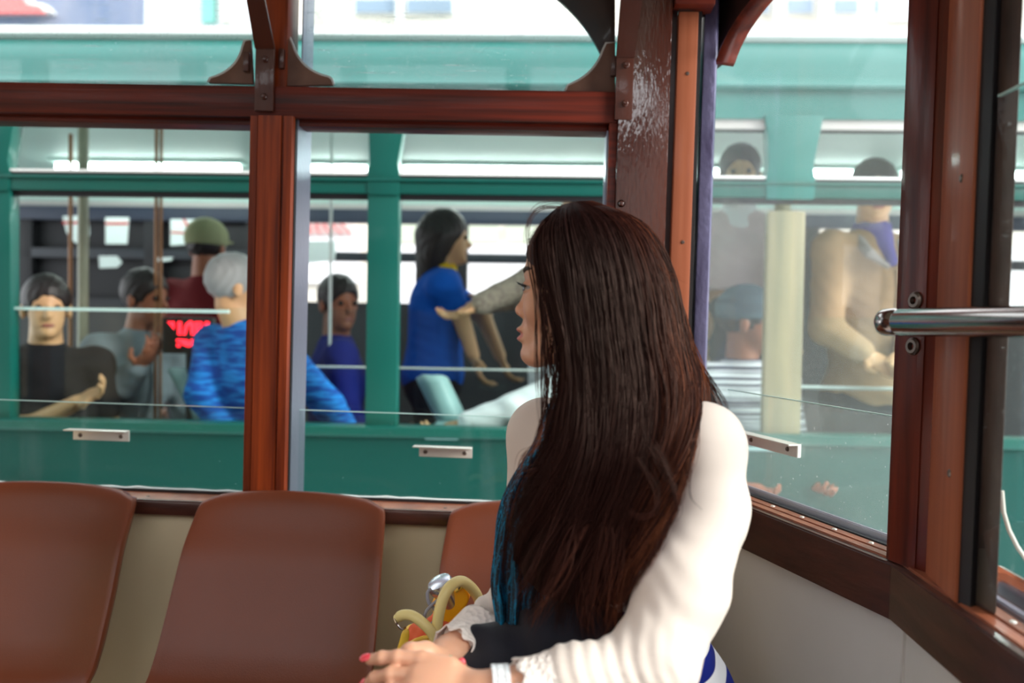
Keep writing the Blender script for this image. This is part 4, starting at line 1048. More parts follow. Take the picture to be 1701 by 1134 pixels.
# rim trim and side flap
m = MB(); m.tube([p + Vector((0, 0, .002)) for p in bagring(ztb, 1.0)[:-1]], .0035, 8, closed=True); m.build('rim_trim', ybag, bag)
m = MB(); q = [at(a, b, 1.31) for a, b in ((668, 1040), (664, 1062), (655, 1088), (648, 1120), (644, 1160))]; q2 = [at(a, b, 1.31) for a, b in ((684, 1042), (678, 1070), (672, 1095), (668, 1125), (668, 1160))]
m.grid([q, q2]); m.build('side_strap', ybag, bag, solid=.006, sub=1)
def smooth_path(P, n=6): return [Vector(p) for p in cr([tuple(v) for v in P], n)]
h1 = smooth_path([at(721, 1120, 1.285), at(724, 1060, 1.285), at(731, 1010, 1.29), at(745, 977, 1.30), at(765, 965, 1.32), at(784, 977, 1.34), at(797, 1000, 1.36), at(806, 1040, 1.38)])
m = MB(); m.tube(h1, .0088, 16); m.build('handle', yhand, bag)
h2 = smooth_path([at(659, 1027, 1.29), at(670, 1021, 1.285), at(686, 1023, 1.28), at(704, 1036, 1.275), at(720, 1055, 1.275), at(730, 1085, 1.28)])
m = MB(); m.tube(h2, [.0068] * 3 + [.0082] * (len(h2) - 3), 16); m.build('handle', yhand, bag)
m = MB(); m.tube(smooth_path([at(655, 1027, 1.285), at(660, 1037, 1.28), at(668, 1045, 1.28), at(674, 1042, 1.285)]), .0016, 8); m.build('hook', chrome, bag)
m = MB(); m.tube(smooth_path([at(762, 978, 1.335), at(768, 968, 1.33), at(769, 976, 1.33)]), .0014, 8); m.build('hook', chrome, bag)
# amber pouch standing in the bag
po_ = [(716, 1000), (742, 985), (772, 972), (780, 996), (768, 1020), (742, 1045), (722, 1050)]
m = MB(); q = [at(a, b, 1.345) for a, b in po_]; m.prism([(v.x, v.z) for v in q], 'Y', 1.345, 1.375, .006, 3); po2 = m.build('pouch', ypouch); tag(po2, 'amber yellow pouch sticking up out of the yellow handbag', 'pouch')
m = MB(); m.tube(smooth_path([at(757, 982, 1.343), at(764, 976, 1.343), at(771, 974, 1.343)]), .003, 8); o = m.build('fringe', ybag, po2)
# silver capped flask
c0 = at(716, 992, 1.35); c1 = at(746, 962, 1.345); ax_ = Vector((c1 - c0)).normalized(); ax_ = Vector((-.42, -.30, .85)).normalized()
m = MB(); m.lathe([(0, -.034), (.015, -.034), (.0175, -.028), (.019, .0), (.0215, .003), (.0215, .012), (.0195, .016), (.012, .0175), (0, .018)], at(736, 978, 1.352), ax_, 32); fl = m.build('flask', silver); tag(fl, 'small silver capped flask poking out of the handbag', 'flask')
m = MB(); m.tube(smooth_path([at(716, 978, 1.335), at(710, 985, 1.33), at(712, 1000, 1.325), at(719, 1008, 1.325), at(724, 1016, 1.325)]), .0028, 8)
o = m.build('cord_loop', cordm, fl)
m = MB(); m.tube(smooth_path([at(733, 992, 1.325), at(720, 1002, 1.32), at(708, 1015, 1.315), at(705, 1028, 1.315), at(712, 1038, 1.315), at(722, 1030, 1.315)]), .0026, 8)
o = m.build('cord_loop', cordm, fl)

# ------------------------------------------------------------------ the woman
UPH = CAMR @ Vector((0, 1, 0)); UPH.y = 0; UPH.normalize()
aw = math.radians(9.0)
FH = Vector((-math.cos(aw), math.sin(aw), 0)); LH = Vector((-math.sin(aw), -math.cos(aw), 0))
FH = (FH - UPH * FH.dot(UPH)).normalized(); LH = (LH - UPH * LH.dot(UPH) - FH * LH.dot(FH)).normalized()
HO = at(976, 480, 1.21)
MH = np.array([[FH[i], LH[i], UPH[i]] for i in range(3)])
def hp_(a, b, c): return V3(HO + FH * a + LH * b + UPH * c)
SL, SR = V3(at(1166, 740, 1.13)), V3(at(905, 724, 1.31))
lt = SL - SR; lt[2] = 0; lt /= np.linalg.norm(lt); ft_ = np.array([lt[1], -lt[0], 0]); UPZ = np.array([0, 0, 1.])
if ft_[1] > 0: ft_ = -ft_
MTW = np.stack([lt, ft_, UPZ], 1)
N0 = V3(at(1000, 676, 1.235)); HPW = np.array([at(1052, 1134, 1.31).x, 1.31, zseat + .10])
ARM_L = [V3(at(*p)) for p in ((1166, 740, 1.13), (1172, 850, 1.11), (1132, 980, 1.06), (1088, 1092, 1.02))]
FORE_L = [V3(at(*p)) for p in ((1080, 1112, 1.015), (950, 1133, .985), (868, 1148, .97), (822, 1150, .965))]
ELR = V3(at(878, 985, 1.30)); WRR = V3(at(746, 1088, 1.12))
WL = V3(at(812, 1150, .965))
W = Field(axis(-.30, (-.24, .006), (.02, .0022), (.12, .0016), (.50, .004)), axis(.72, (.90, .008), (1.04, .0022), (1.30, .0020), (1.50, .005)),
          axis(0.0, (.78, .009), (.92, .0022), (1.14, .005), (1.44, .0017)))
# skull, jaw and face
W.ell(hp_(0, 0, .035), (.088, .072, .078), MH, k=0)
W.ell(hp_(.035, 0, -.035), (.055, .056, .072), MH, k=.02)
for s in (-1, 1):
    W.ell(hp_(.058, s * .036, -.024), (.028, .024, .028), MH, k=.015)
    W.cap(hp_(.000, s * .050, -.060), hp_(.068, s * .020, -.096), .015, .013, k=.025)
W.ell(hp_(.078, 0, -.093), (.0195, .020, .018), MH, k=.014)
W.ell(hp_(.076, 0, -.062), (.021, .025, .024), MH, k=.012)
for s in (-1, 1): W.cap(hp_(.079, s * .010, .022), hp_(.070, s * .042, .020), .0075, k=.016)
for s in (-1, 1): W.ell(hp_(.094, s * .031, .001), (.012, .015, .010), MH, k=.010, mode='cut')
W.cap(hp_(.080, 0, .006), hp_(.0925, 0, -.025), .0065, .0085, k=.012)
W.ell(hp_(.0965, 0, -.0300), (.0092, .0095, .0085), MH, k=.006)
for s in (-1, 1):
    W.ell(hp_(.088, s * .0125, -.0350), (.010, .0065, .0068), MH, k=.005)
W.ell(hp_(.0925, 0, -.0575), (.0110, .019, .0048), MH, k=.005); W.ell(hp_(.0915, 0, -.0712), (.0112, .0165, .0056), MH, k=.005)
W.ell(hp_(.1045, 0, -.0642), (.0075, .024, .0012), MH, k=.003, mode='cut')
W.ell(hp_(.102, 0, -.0805), (.006, .014, .0040), MH, k=.006, mode='cut')
for s in (-1, 1):
    e = hp_(.0755, s * .031, .002)
    W.ell(e, (.0138, .0148, .0130), MH, k=.003, clip=lambda a, b, c: -(np.abs(c + .0008 - .0 * b) - .0042 * np.sqrt(np.maximum(1 - (b / .0155) ** 2, 0))))
    W.ell(hp_(-.008, s * .072, -.010), (.017, .007, .029), MH, k=.006)
W.cap(hp_(-.018, 0, -.065), N0, .050, .056, k=.02)
# torso, arms and legs
chest = (SL + SR) / 2 - UPZ * .13
W.cap(SL, SR, .040, k=.04); W.ell(chest, (.140, .092, .16), MTW, k=.04); W.ell(chest * .45 + HPW * .55, (.118, .088, .15), MTW, k=.05); W.ell(HPW + UPZ * .03, (.155, .11, .12), MTW, k=.05)
W.ell(chest + ft_ * .085 + lt * .06 + UPZ * .01, (.05, .035, .05), MTW, k=.03); W.ell(chest + ft_ * .085 - lt * .06 + UPZ * .01, (.05, .035, .05), MTW, k=.03)
W.chain(ARM_L, [.042, .041, .040, .038], k=.02); W.chain([ARM_L[-1]] + FORE_L, [.038, .038, .034, .027, .0245], k=.015)
W.cap(SR, ELR, .042, .038, k=.02); W.cap(ELR, WRR, .037, .0245, k=.015)
hjW = {s: HPW + lt * s * .085 for s in (-1, 1)}; knW = {s: hjW[s] + ft_ * .41 + lt * s * .02 + UPZ * .015 for s in (-1, 1)}
ftW = {s: np.array([knW[s][0], knW[s][1], .07]) + ft_ * .02 for s in (-1, 1)}
for s in (-1, 1): W.cap(hjW[s], knW[s], .078, .052, k=.04); W.cap(knW[s], ftW[s], .050, .036, k=.03); W.cap(ftW[s], ftW[s] + ft_ * .15 - UPZ * .02, .036, .030, k=.02)
# left hand, laid over the right one
dl = V3(at(655, 1127, .97)) - WL; dl /= np.linalg.norm(dl)
NL = np.array([.0, .62, -.78])
def fing(base, pts_px, rs):
    P = [base] + [V3(at(*q)) for q in pts_px]; W.chain(P, rs, k=.003); return P
nl = NL - dl * (NL @ dl); nl /= np.linalg.norm(nl); ul = np.cross(dl, nl)
W.cap(FORE_L[-1], WL + dl * .01, .0240, .0225, k=.01)
W.ell(WL + dl * .056, (.044, .034, .0155), np.stack([dl, ul, nl], 1), k=.014)
tips = []
for i, (o, L, c_) in enumerate(((-.029, .058, .42), (-.0095, .068, .38), (.0095, .064, .40), (.028, .050, .46))):
    if o * (1 if ul[2] > 0 else -1) > .02: c_ = .14
    elif o * (1 if ul[2] > 0 else -1) > 0: c_ = .28
    p = WL + dl * .086 + ul * o; a = 0; dd = dl
    W.cap(WL + dl * .05 + ul * o * .85 - nl * .003, p, .010, .0098, k=.006)
    for j, fr in enumerate((.45, .31, .26)):
        a += c_ * (1 + .2 * j); dd = dl * math.cos(a) + nl * math.sin(a); q = p + dd * L * fr * 1.15; W.cap(p, q, .0094 - .0009 * j, .0086 - .0009 * j, k=.003)
        if j < 2: W.ell(q, (.0092 - .0008 * j,) * 3, k=.003)
        p = q
    tips.append((p, dd.copy(), -nl * math.cos(a) + dl * math.sin(a)))
sgn = 1 if ul[2] > 0 else -1
tb = WL + dl * .022 - ul * sgn * .028; t1 = tb + (dl * .7 - ul * sgn * .45 + nl * .5) * .036; t2 = t1 + (dl * .95 + nl * .3) * .03
W.cap(tb, t1, .013, .011, k=.006); W.cap(t1, t2, .0105, .008, k=.003)
# right hand below and behind it, finger tips turned up
RP = V3(at(702, 1112, 1.075)); dr = RP - WRR; dr /= np.linalg.norm(dr)
W.cap(WRR, RP, .0235, .022, k=.012); W.ell(V3(at(695, 1112, 1.07)), (.035, .024, .026), k=.014)
W.chain([V3(at(735, 1096, 1.095)), V3(at(706, 1086, 1.07)), V3(at(683, 1087, 1.055)), V3(at(670, 1112, 1.045))], [.0155, .0155, .0148, .012], k=.006)
rt = []
for i, (tx, ty) in enumerate(((707, 1112), (727, 1110), (747, 1102), (766, 1106))):
    b_ = V3(at(672 + i * 9, 1148, 1.05 + i * .006)); m1_ = V3(at(676 + i * 14, 1178, 1.02)); m2_ = V3(at(704 + i * 17, 1168, 1.012)); tp = V3(at(tx, ty, 1.015 + i * .003))
    W.cap(RP, b_, .014, .010, k=.008); W.chain([b_, m1_, m2_, tp], [.0096, .0090, .0084, .0070], k=.003); rt.append((tp, m2_))
me = W.mesh('body')
# lip colour belongs to the lips: stored per point
co = np.empty(len(me.vertices) * 3); me.vertices.foreach_get('co', co); co = co.reshape(-1, 3)
loc_ = (co - V3(HO)) @ MH
dlip = ((loc_[:, 0] - .096) / .016) ** 2 + (loc_[:, 1] / .020) ** 2 + ((loc_[:, 2] + .0645) / .0115) ** 2
lipw = np.clip((1.15 - dlip) / .35, 0, 1)
sk0 = np.array(srgb(226, 168, 138)[:3]); lp = np.array(srgb(205, 112, 104)[:3])
colr = np.ones((len(co), 4)); colr[:, :3] = sk0 * (1 - lipw[:, None]) + lp * lipw[:, None]
ca = me.color_attributes.new('tone', 'FLOAT_COLOR', 'POINT'); ca.data.foreach_set('color', colr.astype(np.float32).ravel())
skw = mat('woman_skin', srgb(226, 168, 138), 0.42); t_ = skw.node_tree; an = t_.nodes.new('ShaderNodeAttribute'); an.attribute_name = 'tone'
t_.links.new(an.outputs['Color'], t_.nodes['Principled BSDF'].inputs['Base Color']); pb_ = t_.nodes['Principled BSDF']
pb_.inputs['Subsurface Weight'].default_value = .18; pb_.inputs['Subsurface Radius'].default_value = (.012, .004, .002); pb_.inputs['Subsurface Scale'].default_value = 1.0
wroot = empty('person', (HPW[0], HPW[1], 0)); tag(wroot, 'woman with very long dark brown hair seated in profile, white cardigan, hands in lap', 'person')
body = link('body', me, skw, wroot)

# clothes ------------------------------------------------------------------
def gridlike(lo, hi, st): return Field(*[np.arange(lo[i], hi[i], st) for i in range(3)])
ivory = mat('ivory_knit', srgb(230, 214, 204), .85, spec=.2, sheen=.2, bump=((900, 900, 900), .25, .0005))
C = gridlike((-.22, .85, .74), (.44, 1.50, 1.2), .004)
C.cap(SL, SR, .052, k=.04); C.cap(N0 - UPZ * .03, N0 - UPZ * .05, .075, k=.03); C.ell(chest, (.155, .107, .18), MTW, k=.04); C.ell(chest * .45 + HPW * .55, (.140, .107, .16), MTW, k=.05)
C.op(lambda X, Y, Z: (Z - .875) + 0 * X + 0 * Y, (-1, 0, 0), (1, 2, .875), .004, 'cut')
# open front
of = chest + ft_ * .13; C.ell(of + UPZ * .05 - lt * .0, (.045, .09, .30), MTW, k=.01, mode='cut')
C.chain(ARM_L, [.056, .053, .055, .050], k=.02); C.chain([ARM_L[-1]] + FORE_L[:3], [.050, .047, .040, .031], k=.02)
C.cap(SR, ELR, .054, .046, k=.03); C.cap(ELR, WRR + (ELR - WRR) * .16, .045, .031, k=.02)
gx, gy, gz = np.meshgrid(*C.a, indexing='ij', sparse=True)
def gss(c, r): return np.exp(-(((gx - c[0]) / r[0]) ** 2 + ((gy - c[1]) / r[1]) ** 2 + ((gz - c[2]) / r[2]) ** 2))
E_ = ARM_L[-1]; F1 = FORE_L[1]; F2 = FORE_L[2]
C.D += (.0022 * np.sin(330 * gx + 40 * gz + 2 * np.sin(60 * gz)) * gss(F1 + (.03, 0, .0), (.085, .07, .07))).astype(np.float32)
C.D += (.0008 * np.sin(150 * gz + 90 * gx + 2.6 * np.sin(45 * gx)) * gss(ARM_L[2], (.10, .09, .12))).astype(np.float32)
C.D += (.0010 * np.sin(95 * gz - 60 * gx + 1.5 * np.sin(50 * gy)) * gss(ARM_L[1], (.12, .12, .12))).astype(np.float32)
mw = WRR * .55 + ELR * .45
C.D += (.003 * np.sin(190 * (gx + gz * .9) + 30 * gy) * gss(mw, (.09, .12, .09))).astype(np.float32)
link('cardigan', C.mesh('cardigan'), ivory, wroot)
# seam along the sleeve
seamp = [at(1166, 800, 1.045), at(1150, 880, 1.02), at(1133, 950, 1.0), at(1118, 1010, .985), at(1100, 1062, .968)]
# striped shirt
stripe = mat('navy_white_stripes', srgb(22, 34, 120), .8, spec=.2); t_ = stripe.node_tree; N_ = t_.nodes.new; L_ = t_.links.new
tc = N_('ShaderNodeTexCoord'); mp = N_('ShaderNodeMapping'); mp.inputs['Rotation'].default_value = (0, .30, 0); nz = N_('ShaderNodeTexNoise'); nz.inputs['Scale'].default_value = 9; wv = N_('ShaderNodeTexWave'); wv.bands_direction = 'Z'; wv.inputs['Scale'].default_value = 5.2; wv.inputs['Distortion'].default_value = 1.6; wv.inputs['Detail Scale'].default_value = .8
rp = N_('ShaderNodeValToRGB'); rp.color_ramp.interpolation = 'CONSTANT'; rp.color_ramp.elements[0].color = srgb(20, 34, 125); rp.color_ramp.elements[1].position = .5; rp.color_ramp.elements[1].color = srgb(238, 236, 240)
L_(tc.outputs['Object'], mp.inputs[0]); L_(mp.outputs[0], wv.inputs['Vector']); L_(wv.outputs['Fac'], rp.inputs[0]); L_(rp.outputs[0], t_.nodes['Principled BSDF'].inputs['Base Color'])
S = gridlike((-.2, 1.05, .50), (.46, 1.52, .97), .004)
S.ell(chest - UPZ * .03, (.146, .098, .16), MTW, k=.04); S.ell(chest * .40 + HPW * .60, (.136, .102, .15), MTW, k=.05); S.ell(HPW + UPZ * .06, (.172, .125, .12), MTW, k=.05); S.ell(HPW + UPZ * .0, (.178, .13, .09), MTW, k=.03)
gx, gy, gz = np.meshgrid(*S.a, indexing='ij', sparse=True)
S.D += (.004 * np.sin(60 * gz + 50 * gx) * np.sin(40 * gy - 30 * gz)).astype(np.float32)
link('striped_shirt', S.mesh('shirt'), stripe, wroot)
T = gridlike((-.5, .6, .02), (.46, 1.52, .72), .007)
T.ell(HPW - UPZ * .01, (.176, .128, .105), MTW, k=.04)
for s in (-1, 1): T.cap(hjW[s], knW[s], .088, .062, k=.04); T.cap(knW[s], ftW[s] + UPZ * .03, .060, .046, k=.03)
blk = mat('black_knit', srgb(28, 27, 36), .85, spec=.25, bump=((250, 250, 250), .3, .001), sheen=.15)
link('trousers', T.mesh('trousers'), blk, wroot)
T = gridlike((-.6, .4, -.0), (.4, 1.3, .16), .006)
for s in (-1, 1): T.cap(ftW[s] - UPZ * .015, ftW[s] + ft_ * .16 - UPZ * .026, .046, .038, k=.02)
T.D = np.maximum(T.D, -(np.meshgrid(*T.a, indexing='ij', sparse=True)[2] - .004).astype(np.float32) + 0 * T.D)
link('shoes', T.mesh('shoes'), rubber, wroot)
# lace cuffs
lace = mat('ivory_lace', srgb(244, 230, 222), .85, spec=.2); t_ = lace.node_tree
vo = t_.nodes.new('ShaderNodeTexVoronoi'); vo.inputs['Scale'].default_value = 130; tcc = t_.nodes.new('ShaderNodeTexCoord'); bpn = t_.nodes.new('ShaderNodeBump'); bpn.inputs['Strength'].default_value = 1; bpn.inputs['Distance'].default_value = .003
t_.links.new(tcc.outputs['Object'], vo.inputs['Vector']); t_.links.new(vo.outputs['Distance'], bpn.inputs['Height']); t_.links.new(bpn.outputs[0], t_.nodes['Principled BSDF'].inputs['Normal'])
def cuff(p, q, r0, r1, frill):
    p, q = Vector(p), Vector(q); ax_ = (q - p).normalized(); u = ax_.orthogonal().normalized(); v = ax_.cross(u); rows = []
    for i in range(13):
        t = i / 12; row = []
        for k in range(64):
            a = 2 * math.pi * k / 64; fr_ = max(0, (t - .6) / .4) ** 1.5
            r = r0 + (r1 - r0) * t + fr_ * (.004 + frill * math.sin(a * 9)); row.append(p + (q - p) * t + ax_ * fr_ * .004 * math.cos(a * 9 + 1) + (u * math.cos(a) + v * math.sin(a)) * r)
        row.append(row[0].copy()); rows.append(row)
    m = MB(); m.grid(rows); bmesh.ops.remove_doubles(m.bm, verts=m.bm.verts, dist=1e-6); return m.build('lace_cuff', lace, wroot, solid=.0015)
cuff(V3(at(945, 1134, .984)), V3(at(862, 1148, .969)), .0412, .0325, .0012)
cuff(WRR + (ELR - WRR) * .36, WRR + (ELR - WRR) * .05, .0385, .0305, .002)
# white link bracelet
bcen = at(831, 1148, .966); bax = Vector(FORE_L[2] - FORE_L[3]).normalized(); bu = bax.orthogonal().normalized(); bv = bax.cross(bu)
m = MB()
for k in range(18):
    a = 2 * math.pi * k / 18; rad = bu * math.cos(a) + bv * math.sin(a); tn = bax.cross(rad)
    for off, wd in ((-.0075, .0028), (0, .0042), (.0075, .0028)):
        a2 = a + (.17 if off == 0 else 0); rad = bu * math.cos(a2) + bv * math.sin(a2); tn = bax.cross(rad)
        c_ = bcen + rad * .0285 + bax * off
        bmesh.ops.create_cube(m.bm, size=1, matrix=Matrix.Translation(c_) @ Matrix(((rad.x, tn.x, bax.x), (rad.y, tn.y, bax.y), (rad.z, tn.z, bax.z))).to_4x4() @ Matrix.Diagonal((.003, .0094, wd * 1.9, 1)))
m.build('bracelet', mat('white_ceramic', srgb(238, 240, 244), .18, coat=.5), wroot)
# nails
coral = mat('coral_nail', srgb(238, 70, 84), .15, coat=.6); mint = mat('mint_nail', srgb(110, 190, 150), .15, coat=.6)
def nail(p, d, n, m_):
    p, d, n = Vector(p), Vector(d).normalized(), Vector(n).normalized(); n = (n - d * n.dot(d)).normalized(); u = d.cross(n)
    m = MB(); bmesh.ops.create_icosphere(m.bm, subdivisions=3, radius=1, matrix=Matrix.Translation(p) @ Matrix(((d.x, u.x, n.x), (d.y, u.y, n.y), (d.z, u.z, n.z))).to_4x4() @ Matrix.Diagonal((.0085, .0056, .0022, 1)))
    m.build('nail', m_, body)
for i, (p, d, n) in enumerate(tips): nail(p + d * .0035 + n * .0062, d, n, mint if i == 2 else coral)
for i, (p, q) in enumerate(rt[1:]):
    d = p - q; nail(p + d / np.linalg.norm(d) * .003 + np.array([0, -.0058, .001]), d, (0, -1, .1), (coral, mint, coral)[i])
# eyes, lashes, brows
whm = mat('shaded_eye_white', srgb(176, 160, 154), .15, coat=.5); irm = mat('dark_iris', srgb(38, 22, 16), .1, coat=.8); lashm = mat('lash_black', srgb(22, 18, 22), .5); browm = mat('brow_brown', srgb(58, 38, 34), .7)  # eye white darkened, shade under the lid put into its colour
for s in (-1, 1):
    e = Vector(hp_(.0755, s * .031, .001)); m = MB(); bmesh.ops.create_uvsphere(m.bm, u_segments=24, v_segments=16, radius=.0122, matrix=Matrix.Translation(e)); ey = m.build('eye', whm, wroot)
    m = MB(); m.lathe([(0, .0129), (.003, .0127), (.0058, .0117), (.0082, .0101), (.0090, .0090)], e, FH, 24); m.build('iris', irm, ey)
    rows = [[], [], []]; rows2 = []
    for i in range(15):
        b = -.0135 + .027 * i / 14; zz = .0046 * math.sqrt(max(0, 1 - (b / .0155) ** 2)); a_ = math.sqrt(max(0, .0142 ** 2 - b * b * .86 - zz * zz)) 
        base = hp_(.0755 + a_, s * .031 + b, .001 + zz); out = hp_(.0755 + a_ + .0052, s * .031 + b * 1.22, .001 + zz + .0012); tip = hp_(.0755 + a_ + .0082, s * .031 + b * 1.4, .001 + zz + .0046)
        rows[0].append(Vector(base)); rows[1].append(Vector(out)); rows[2].append(Vector(tip)) if i % 2 else rows[2].append(Vector(out) * .7 + Vector(tip) * .3)
    m = MB(); m.grid(rows); m.tube([v + FH * .0004 for v in rows[0]], .0017, 8); m.build('eyelashes', lashm, wroot, solid=.0005)
    m = MB(); m.tube([Vector(hp_(.0875, s * .014, .0225)), Vector(hp_(.0868, s * .022, .0262)), Vector(hp_(.0822, s * .034, .0285)), Vector(hp_(.0735, s * .046, .0265)), Vector(hp_(.066, s * .052, .0225))], [.0016, .0032, .0032, .0024, .0008], 10); m.build('eyebrow', browm, wroot)
# scarf ------------------------------------------------------------------
sc = mat('teal_black_scarf', srgb(18, 28, 36), .8, spec=.3); t_ = sc.node_tree
tcc = t_.nodes.new('ShaderNodeTexCoord'); mp = t_.nodes.new('ShaderNodeMapping'); mp.inputs['Scale'].default_value = (130, 130, 14); v1 = t_.nodes.new('ShaderNodeTexVoronoi'); v1.feature = 'DISTANCE_TO_EDGE'; v1.inputs['Scale'].default_value = 1
n1 = t_.nodes.new('ShaderNodeTexNoise'); n1.inputs['Scale'].default_value = 300; r1 = t_.nodes.new('ShaderNodeValToRGB'); r1.color_ramp.elements[0].color = srgb(0, 120, 160); r1.color_ramp.elements[0].position = .01; r1.color_ramp.elements[1].position = .09; r1.color_ramp.elements[1].color = srgb(14, 26, 36)
r2 = t_.nodes.new('ShaderNodeValToRGB'); r2.color_ramp.elements[0].position = .58; r2.color_ramp.elements[1].position = .66; mx = t_.nodes.new('ShaderNodeMix'); mx.data_type = 'RGBA'
t_.links.new(tcc.outputs['Object'], mp.inputs[0]); t_.links.new(mp.outputs[0], v1.inputs['Vector']); t_.links.new(tcc.outputs['Object'], n1.inputs['Vector']); t_.links.new(v1.outputs['Distance'], r1.inputs[0]); t_.links.new(n1.outputs['Fac'], r2.inputs[0])
t_.links.new(r2.outputs[0], mx.inputs[0]); t_.links.new(r1.outputs[0], mx.inputs[6]); mx.inputs[7].default_value = srgb(8, 118, 160); t_.links.new(mx.outputs[2], t_.nodes['Principled BSDF'].inputs['Base Color'])
rows = []
spine = [(960, 668, 1.19, 46), (935, 725, 1.17, 44), (900, 790, 1.15, 48), (876, 860, 1.145, 50), (868, 930, 1.14, 50), (866, 990, 1.135, 48), (868, 1038, 1.135, 46)]
sp_ = cr(spine, 6)
for i, (x, y, Y, hw) in enumerate(sp_):
    row = []
    for j in range(49):
        u = -1 + 2 * j / 48; f_ = .009 * math.sin(u * 11 + .04 * i) + .005 * math.sin(u * 23 + .1 * i)
        row.append(at(x + u * hw + 2 * math.sin(i * .5 + u * 3), y, Y + f_ + .03 * u * u))
    rows.append(row)
m = MB(); m.grid(rows); m.build('scarf', sc, wroot, solid=.003, sub=1)

# hair ------------------------------------------------------------------
G = {0.00: [(925, 350, 1.20), (893, 380, 1.165), (884, 422, 1.145), (890, 470, 1.135), (897, 540, 1.128), (900, 620, 1.12), (903, 700, 1.12), (885, 790, 1.115), (856, 880, 1.12), (848, 985, 1.125)],
     0.12: [(930, 346, 1.20), (902, 378, 1.160), (900, 428, 1.138), (914, 490, 1.127), (932, 560, 1.115), (937, 640, 1.11), (920, 720, 1.10), (884, 800, 1.10), (852, 880, 1.11), (844, 970, 1.12)],
     0.30: [(940, 341, 1.20), (928, 372, 1.150), (936, 440, 1.125), (950, 540, 1.112), (962, 640, 1.10), (958, 740, 1.08), (928, 840, 1.08), (893, 935, 1.09), (884, 1030, 1.10)],
     0.50: [(953, 338, 1.20), (965, 368, 1.147), (985, 440, 1.119), (1000, 550, 1.105), (1010, 650, 1.09), (1008, 760, 1.07), (978, 870, 1.07), (945, 970, 1.08), (938, 1055, 1.09)],
     0.70: [(966, 337, 1.20), (1013, 368, 1.150), (1042, 450, 1.125), (1058, 560, 1.11), (1075, 660, 1.09), (1066, 770, 1.065), (1032, 880, 1.06), (1000, 980, 1.07), (992, 1060, 1.08)],
     0.85: [(976, 337, 1.205), (1046, 370, 1.163), (1085, 450, 1.14), (1108, 560, 1.12), (1128, 660, 1.09), (1112, 760, 1.062), (1080, 860, 1.055), (1045, 960, 1.06), (1026, 1056, 1.07)],
     1.00: [(984, 337, 1.21), (1066, 372, 1.19), (1110, 450, 1.18), (1136, 555, 1.16), (1160, 640, 1.125), (1152, 730, 1.06), (1118, 810, 1.045), (1088, 890, 1.045), (1058, 960, 1.05), (1040, 1040, 1.06)],
     1.15: [(984, 338, 1.212), (1068, 374, 1.215), (1113, 455, 1.22), (1140, 555, 1.21), (1172, 640, 1.175), (1190, 700, 1.15), (1180, 760, 1.19)],
     1.40: [(980, 338, 1.22), (1055, 374, 1.25), (1095, 455, 1.27), (1118, 560, 1.27), (1140, 650, 1.26), (1150, 740, 1.25), (1150, 800, 1.245)],
     1.70: [(960, 338, 1.22), (990, 370, 1.275), (1010, 450, 1.30), (1030, 560, 1.305), (1045, 660, 1.30), (1050, 740, 1.29)],
     2.00: [(930, 346, 1.22), (925, 380, 1.265), (940, 440, 1.29), (950, 540, 1.295), (958, 640, 1.285), (965, 720, 1.28)]}
NP = 30
gk = sorted(G); gp = []
for kx in gk:
    c_ = cr([V3(at(*q)) for q in G[kx]], 8); dl_ = np.r_[0, np.cumsum(np.linalg.norm(np.diff(c_, axis=0), axis=1))]; tt = np.linspace(0, dl_[-1], NP)
    gp.append(np.stack([np.interp(tt, dl_, c_[:, i]) for i in range(3)], 1))
gp = np.array(gp); gk = np.array(gk)
def guide(u):
    """smooth blend between neighbouring guides"""
    u = np.atleast_1d(u); i = np.clip(np.searchsorted(gk, u) - 1, 0, len(gk) - 2); t = (u - gk[i]) / (gk[i + 1] - gk[i]); t = t[:, None, None]
    p0, p1, p2, p3 = gp[np.maximum(i - 1, 0)], gp[i], gp[i + 1], gp[np.minimum(i + 2, len(gk) - 1)]
    return .5 * (2 * p1 + (-p0 + p2) * t + (2 * p0 - 5 * p1 + 4 * p2 - p3) * t * t + (-p0 + 3 * p1 - 3 * p2 + p3) * t ** 3)
hm = bpy.data.materials.new('dark_brown_hair'); hm.use_nodes = True; t_ = hm.node_tree; b_ = t_.nodes['Principled BSDF']
b_.inputs['Roughness'].default_value = .46; b_.inputs['Specular IOR Level'].default_value = .18; b_.inputs['Specular Tint'].default_value = (1, .72, .6, 1)
an = t_.nodes.new('ShaderNodeAttribute'); an.attribute_name = 'strand'; t_.links.new(an.outputs['Color'], b_.inputs['Base Color'])
rng = np.random.RandomState(7)
VV, FF, CC = [], [], []; nv = 0
# underlying sheet of hair: outer and inner face
us = np.linspace(.15, 2.0, 90); GS = guide(us)
hc = V3(HO) + np.array([0, 0, .02])
for off in (.005, .016):
    d = hc[None, None] - GS; ax_t = np.linspace(0, 1, NP); inw = d.copy(); inw[..., 2] *= .2
    inw /= np.linalg.norm(inw, axis=2, keepdims=True); lowdir = np.array([.35, .93, 0])[None, None]
    wgt = np.clip((ax_t - .32) / .2, 0, 1)[None, :, None]; dirn = inw * (1 - wgt) + lowdir * wgt
    P = GS + dirn * off
    rip = np.sin(us[:, None] * 70 + 3 * np.sin(ax_t[None] * 7)) * .0035 * np.clip(ax_t[None] * 3, 0, 1); P = P + dirn * rip[..., None]
    n_, k_ = P.shape[:2]; last = NP - 2
    idx_ = (np.arange(n_)[:, None] * k_ + np.arange(k_)[None]); f = np.stack([idx_[:-1, :last - 1], idx_[1:, :last - 1], idx_[1:, 1:last], idx_[:-1, 1:last]], -1).reshape(-1, 4)
    VV.append(P.reshape(-1, 3)); FF.append(f + nv); nv += n_ * k_; CC.append(np.tile(srgb(30, 16, 16)[:3], (n_ * k_, 1)))
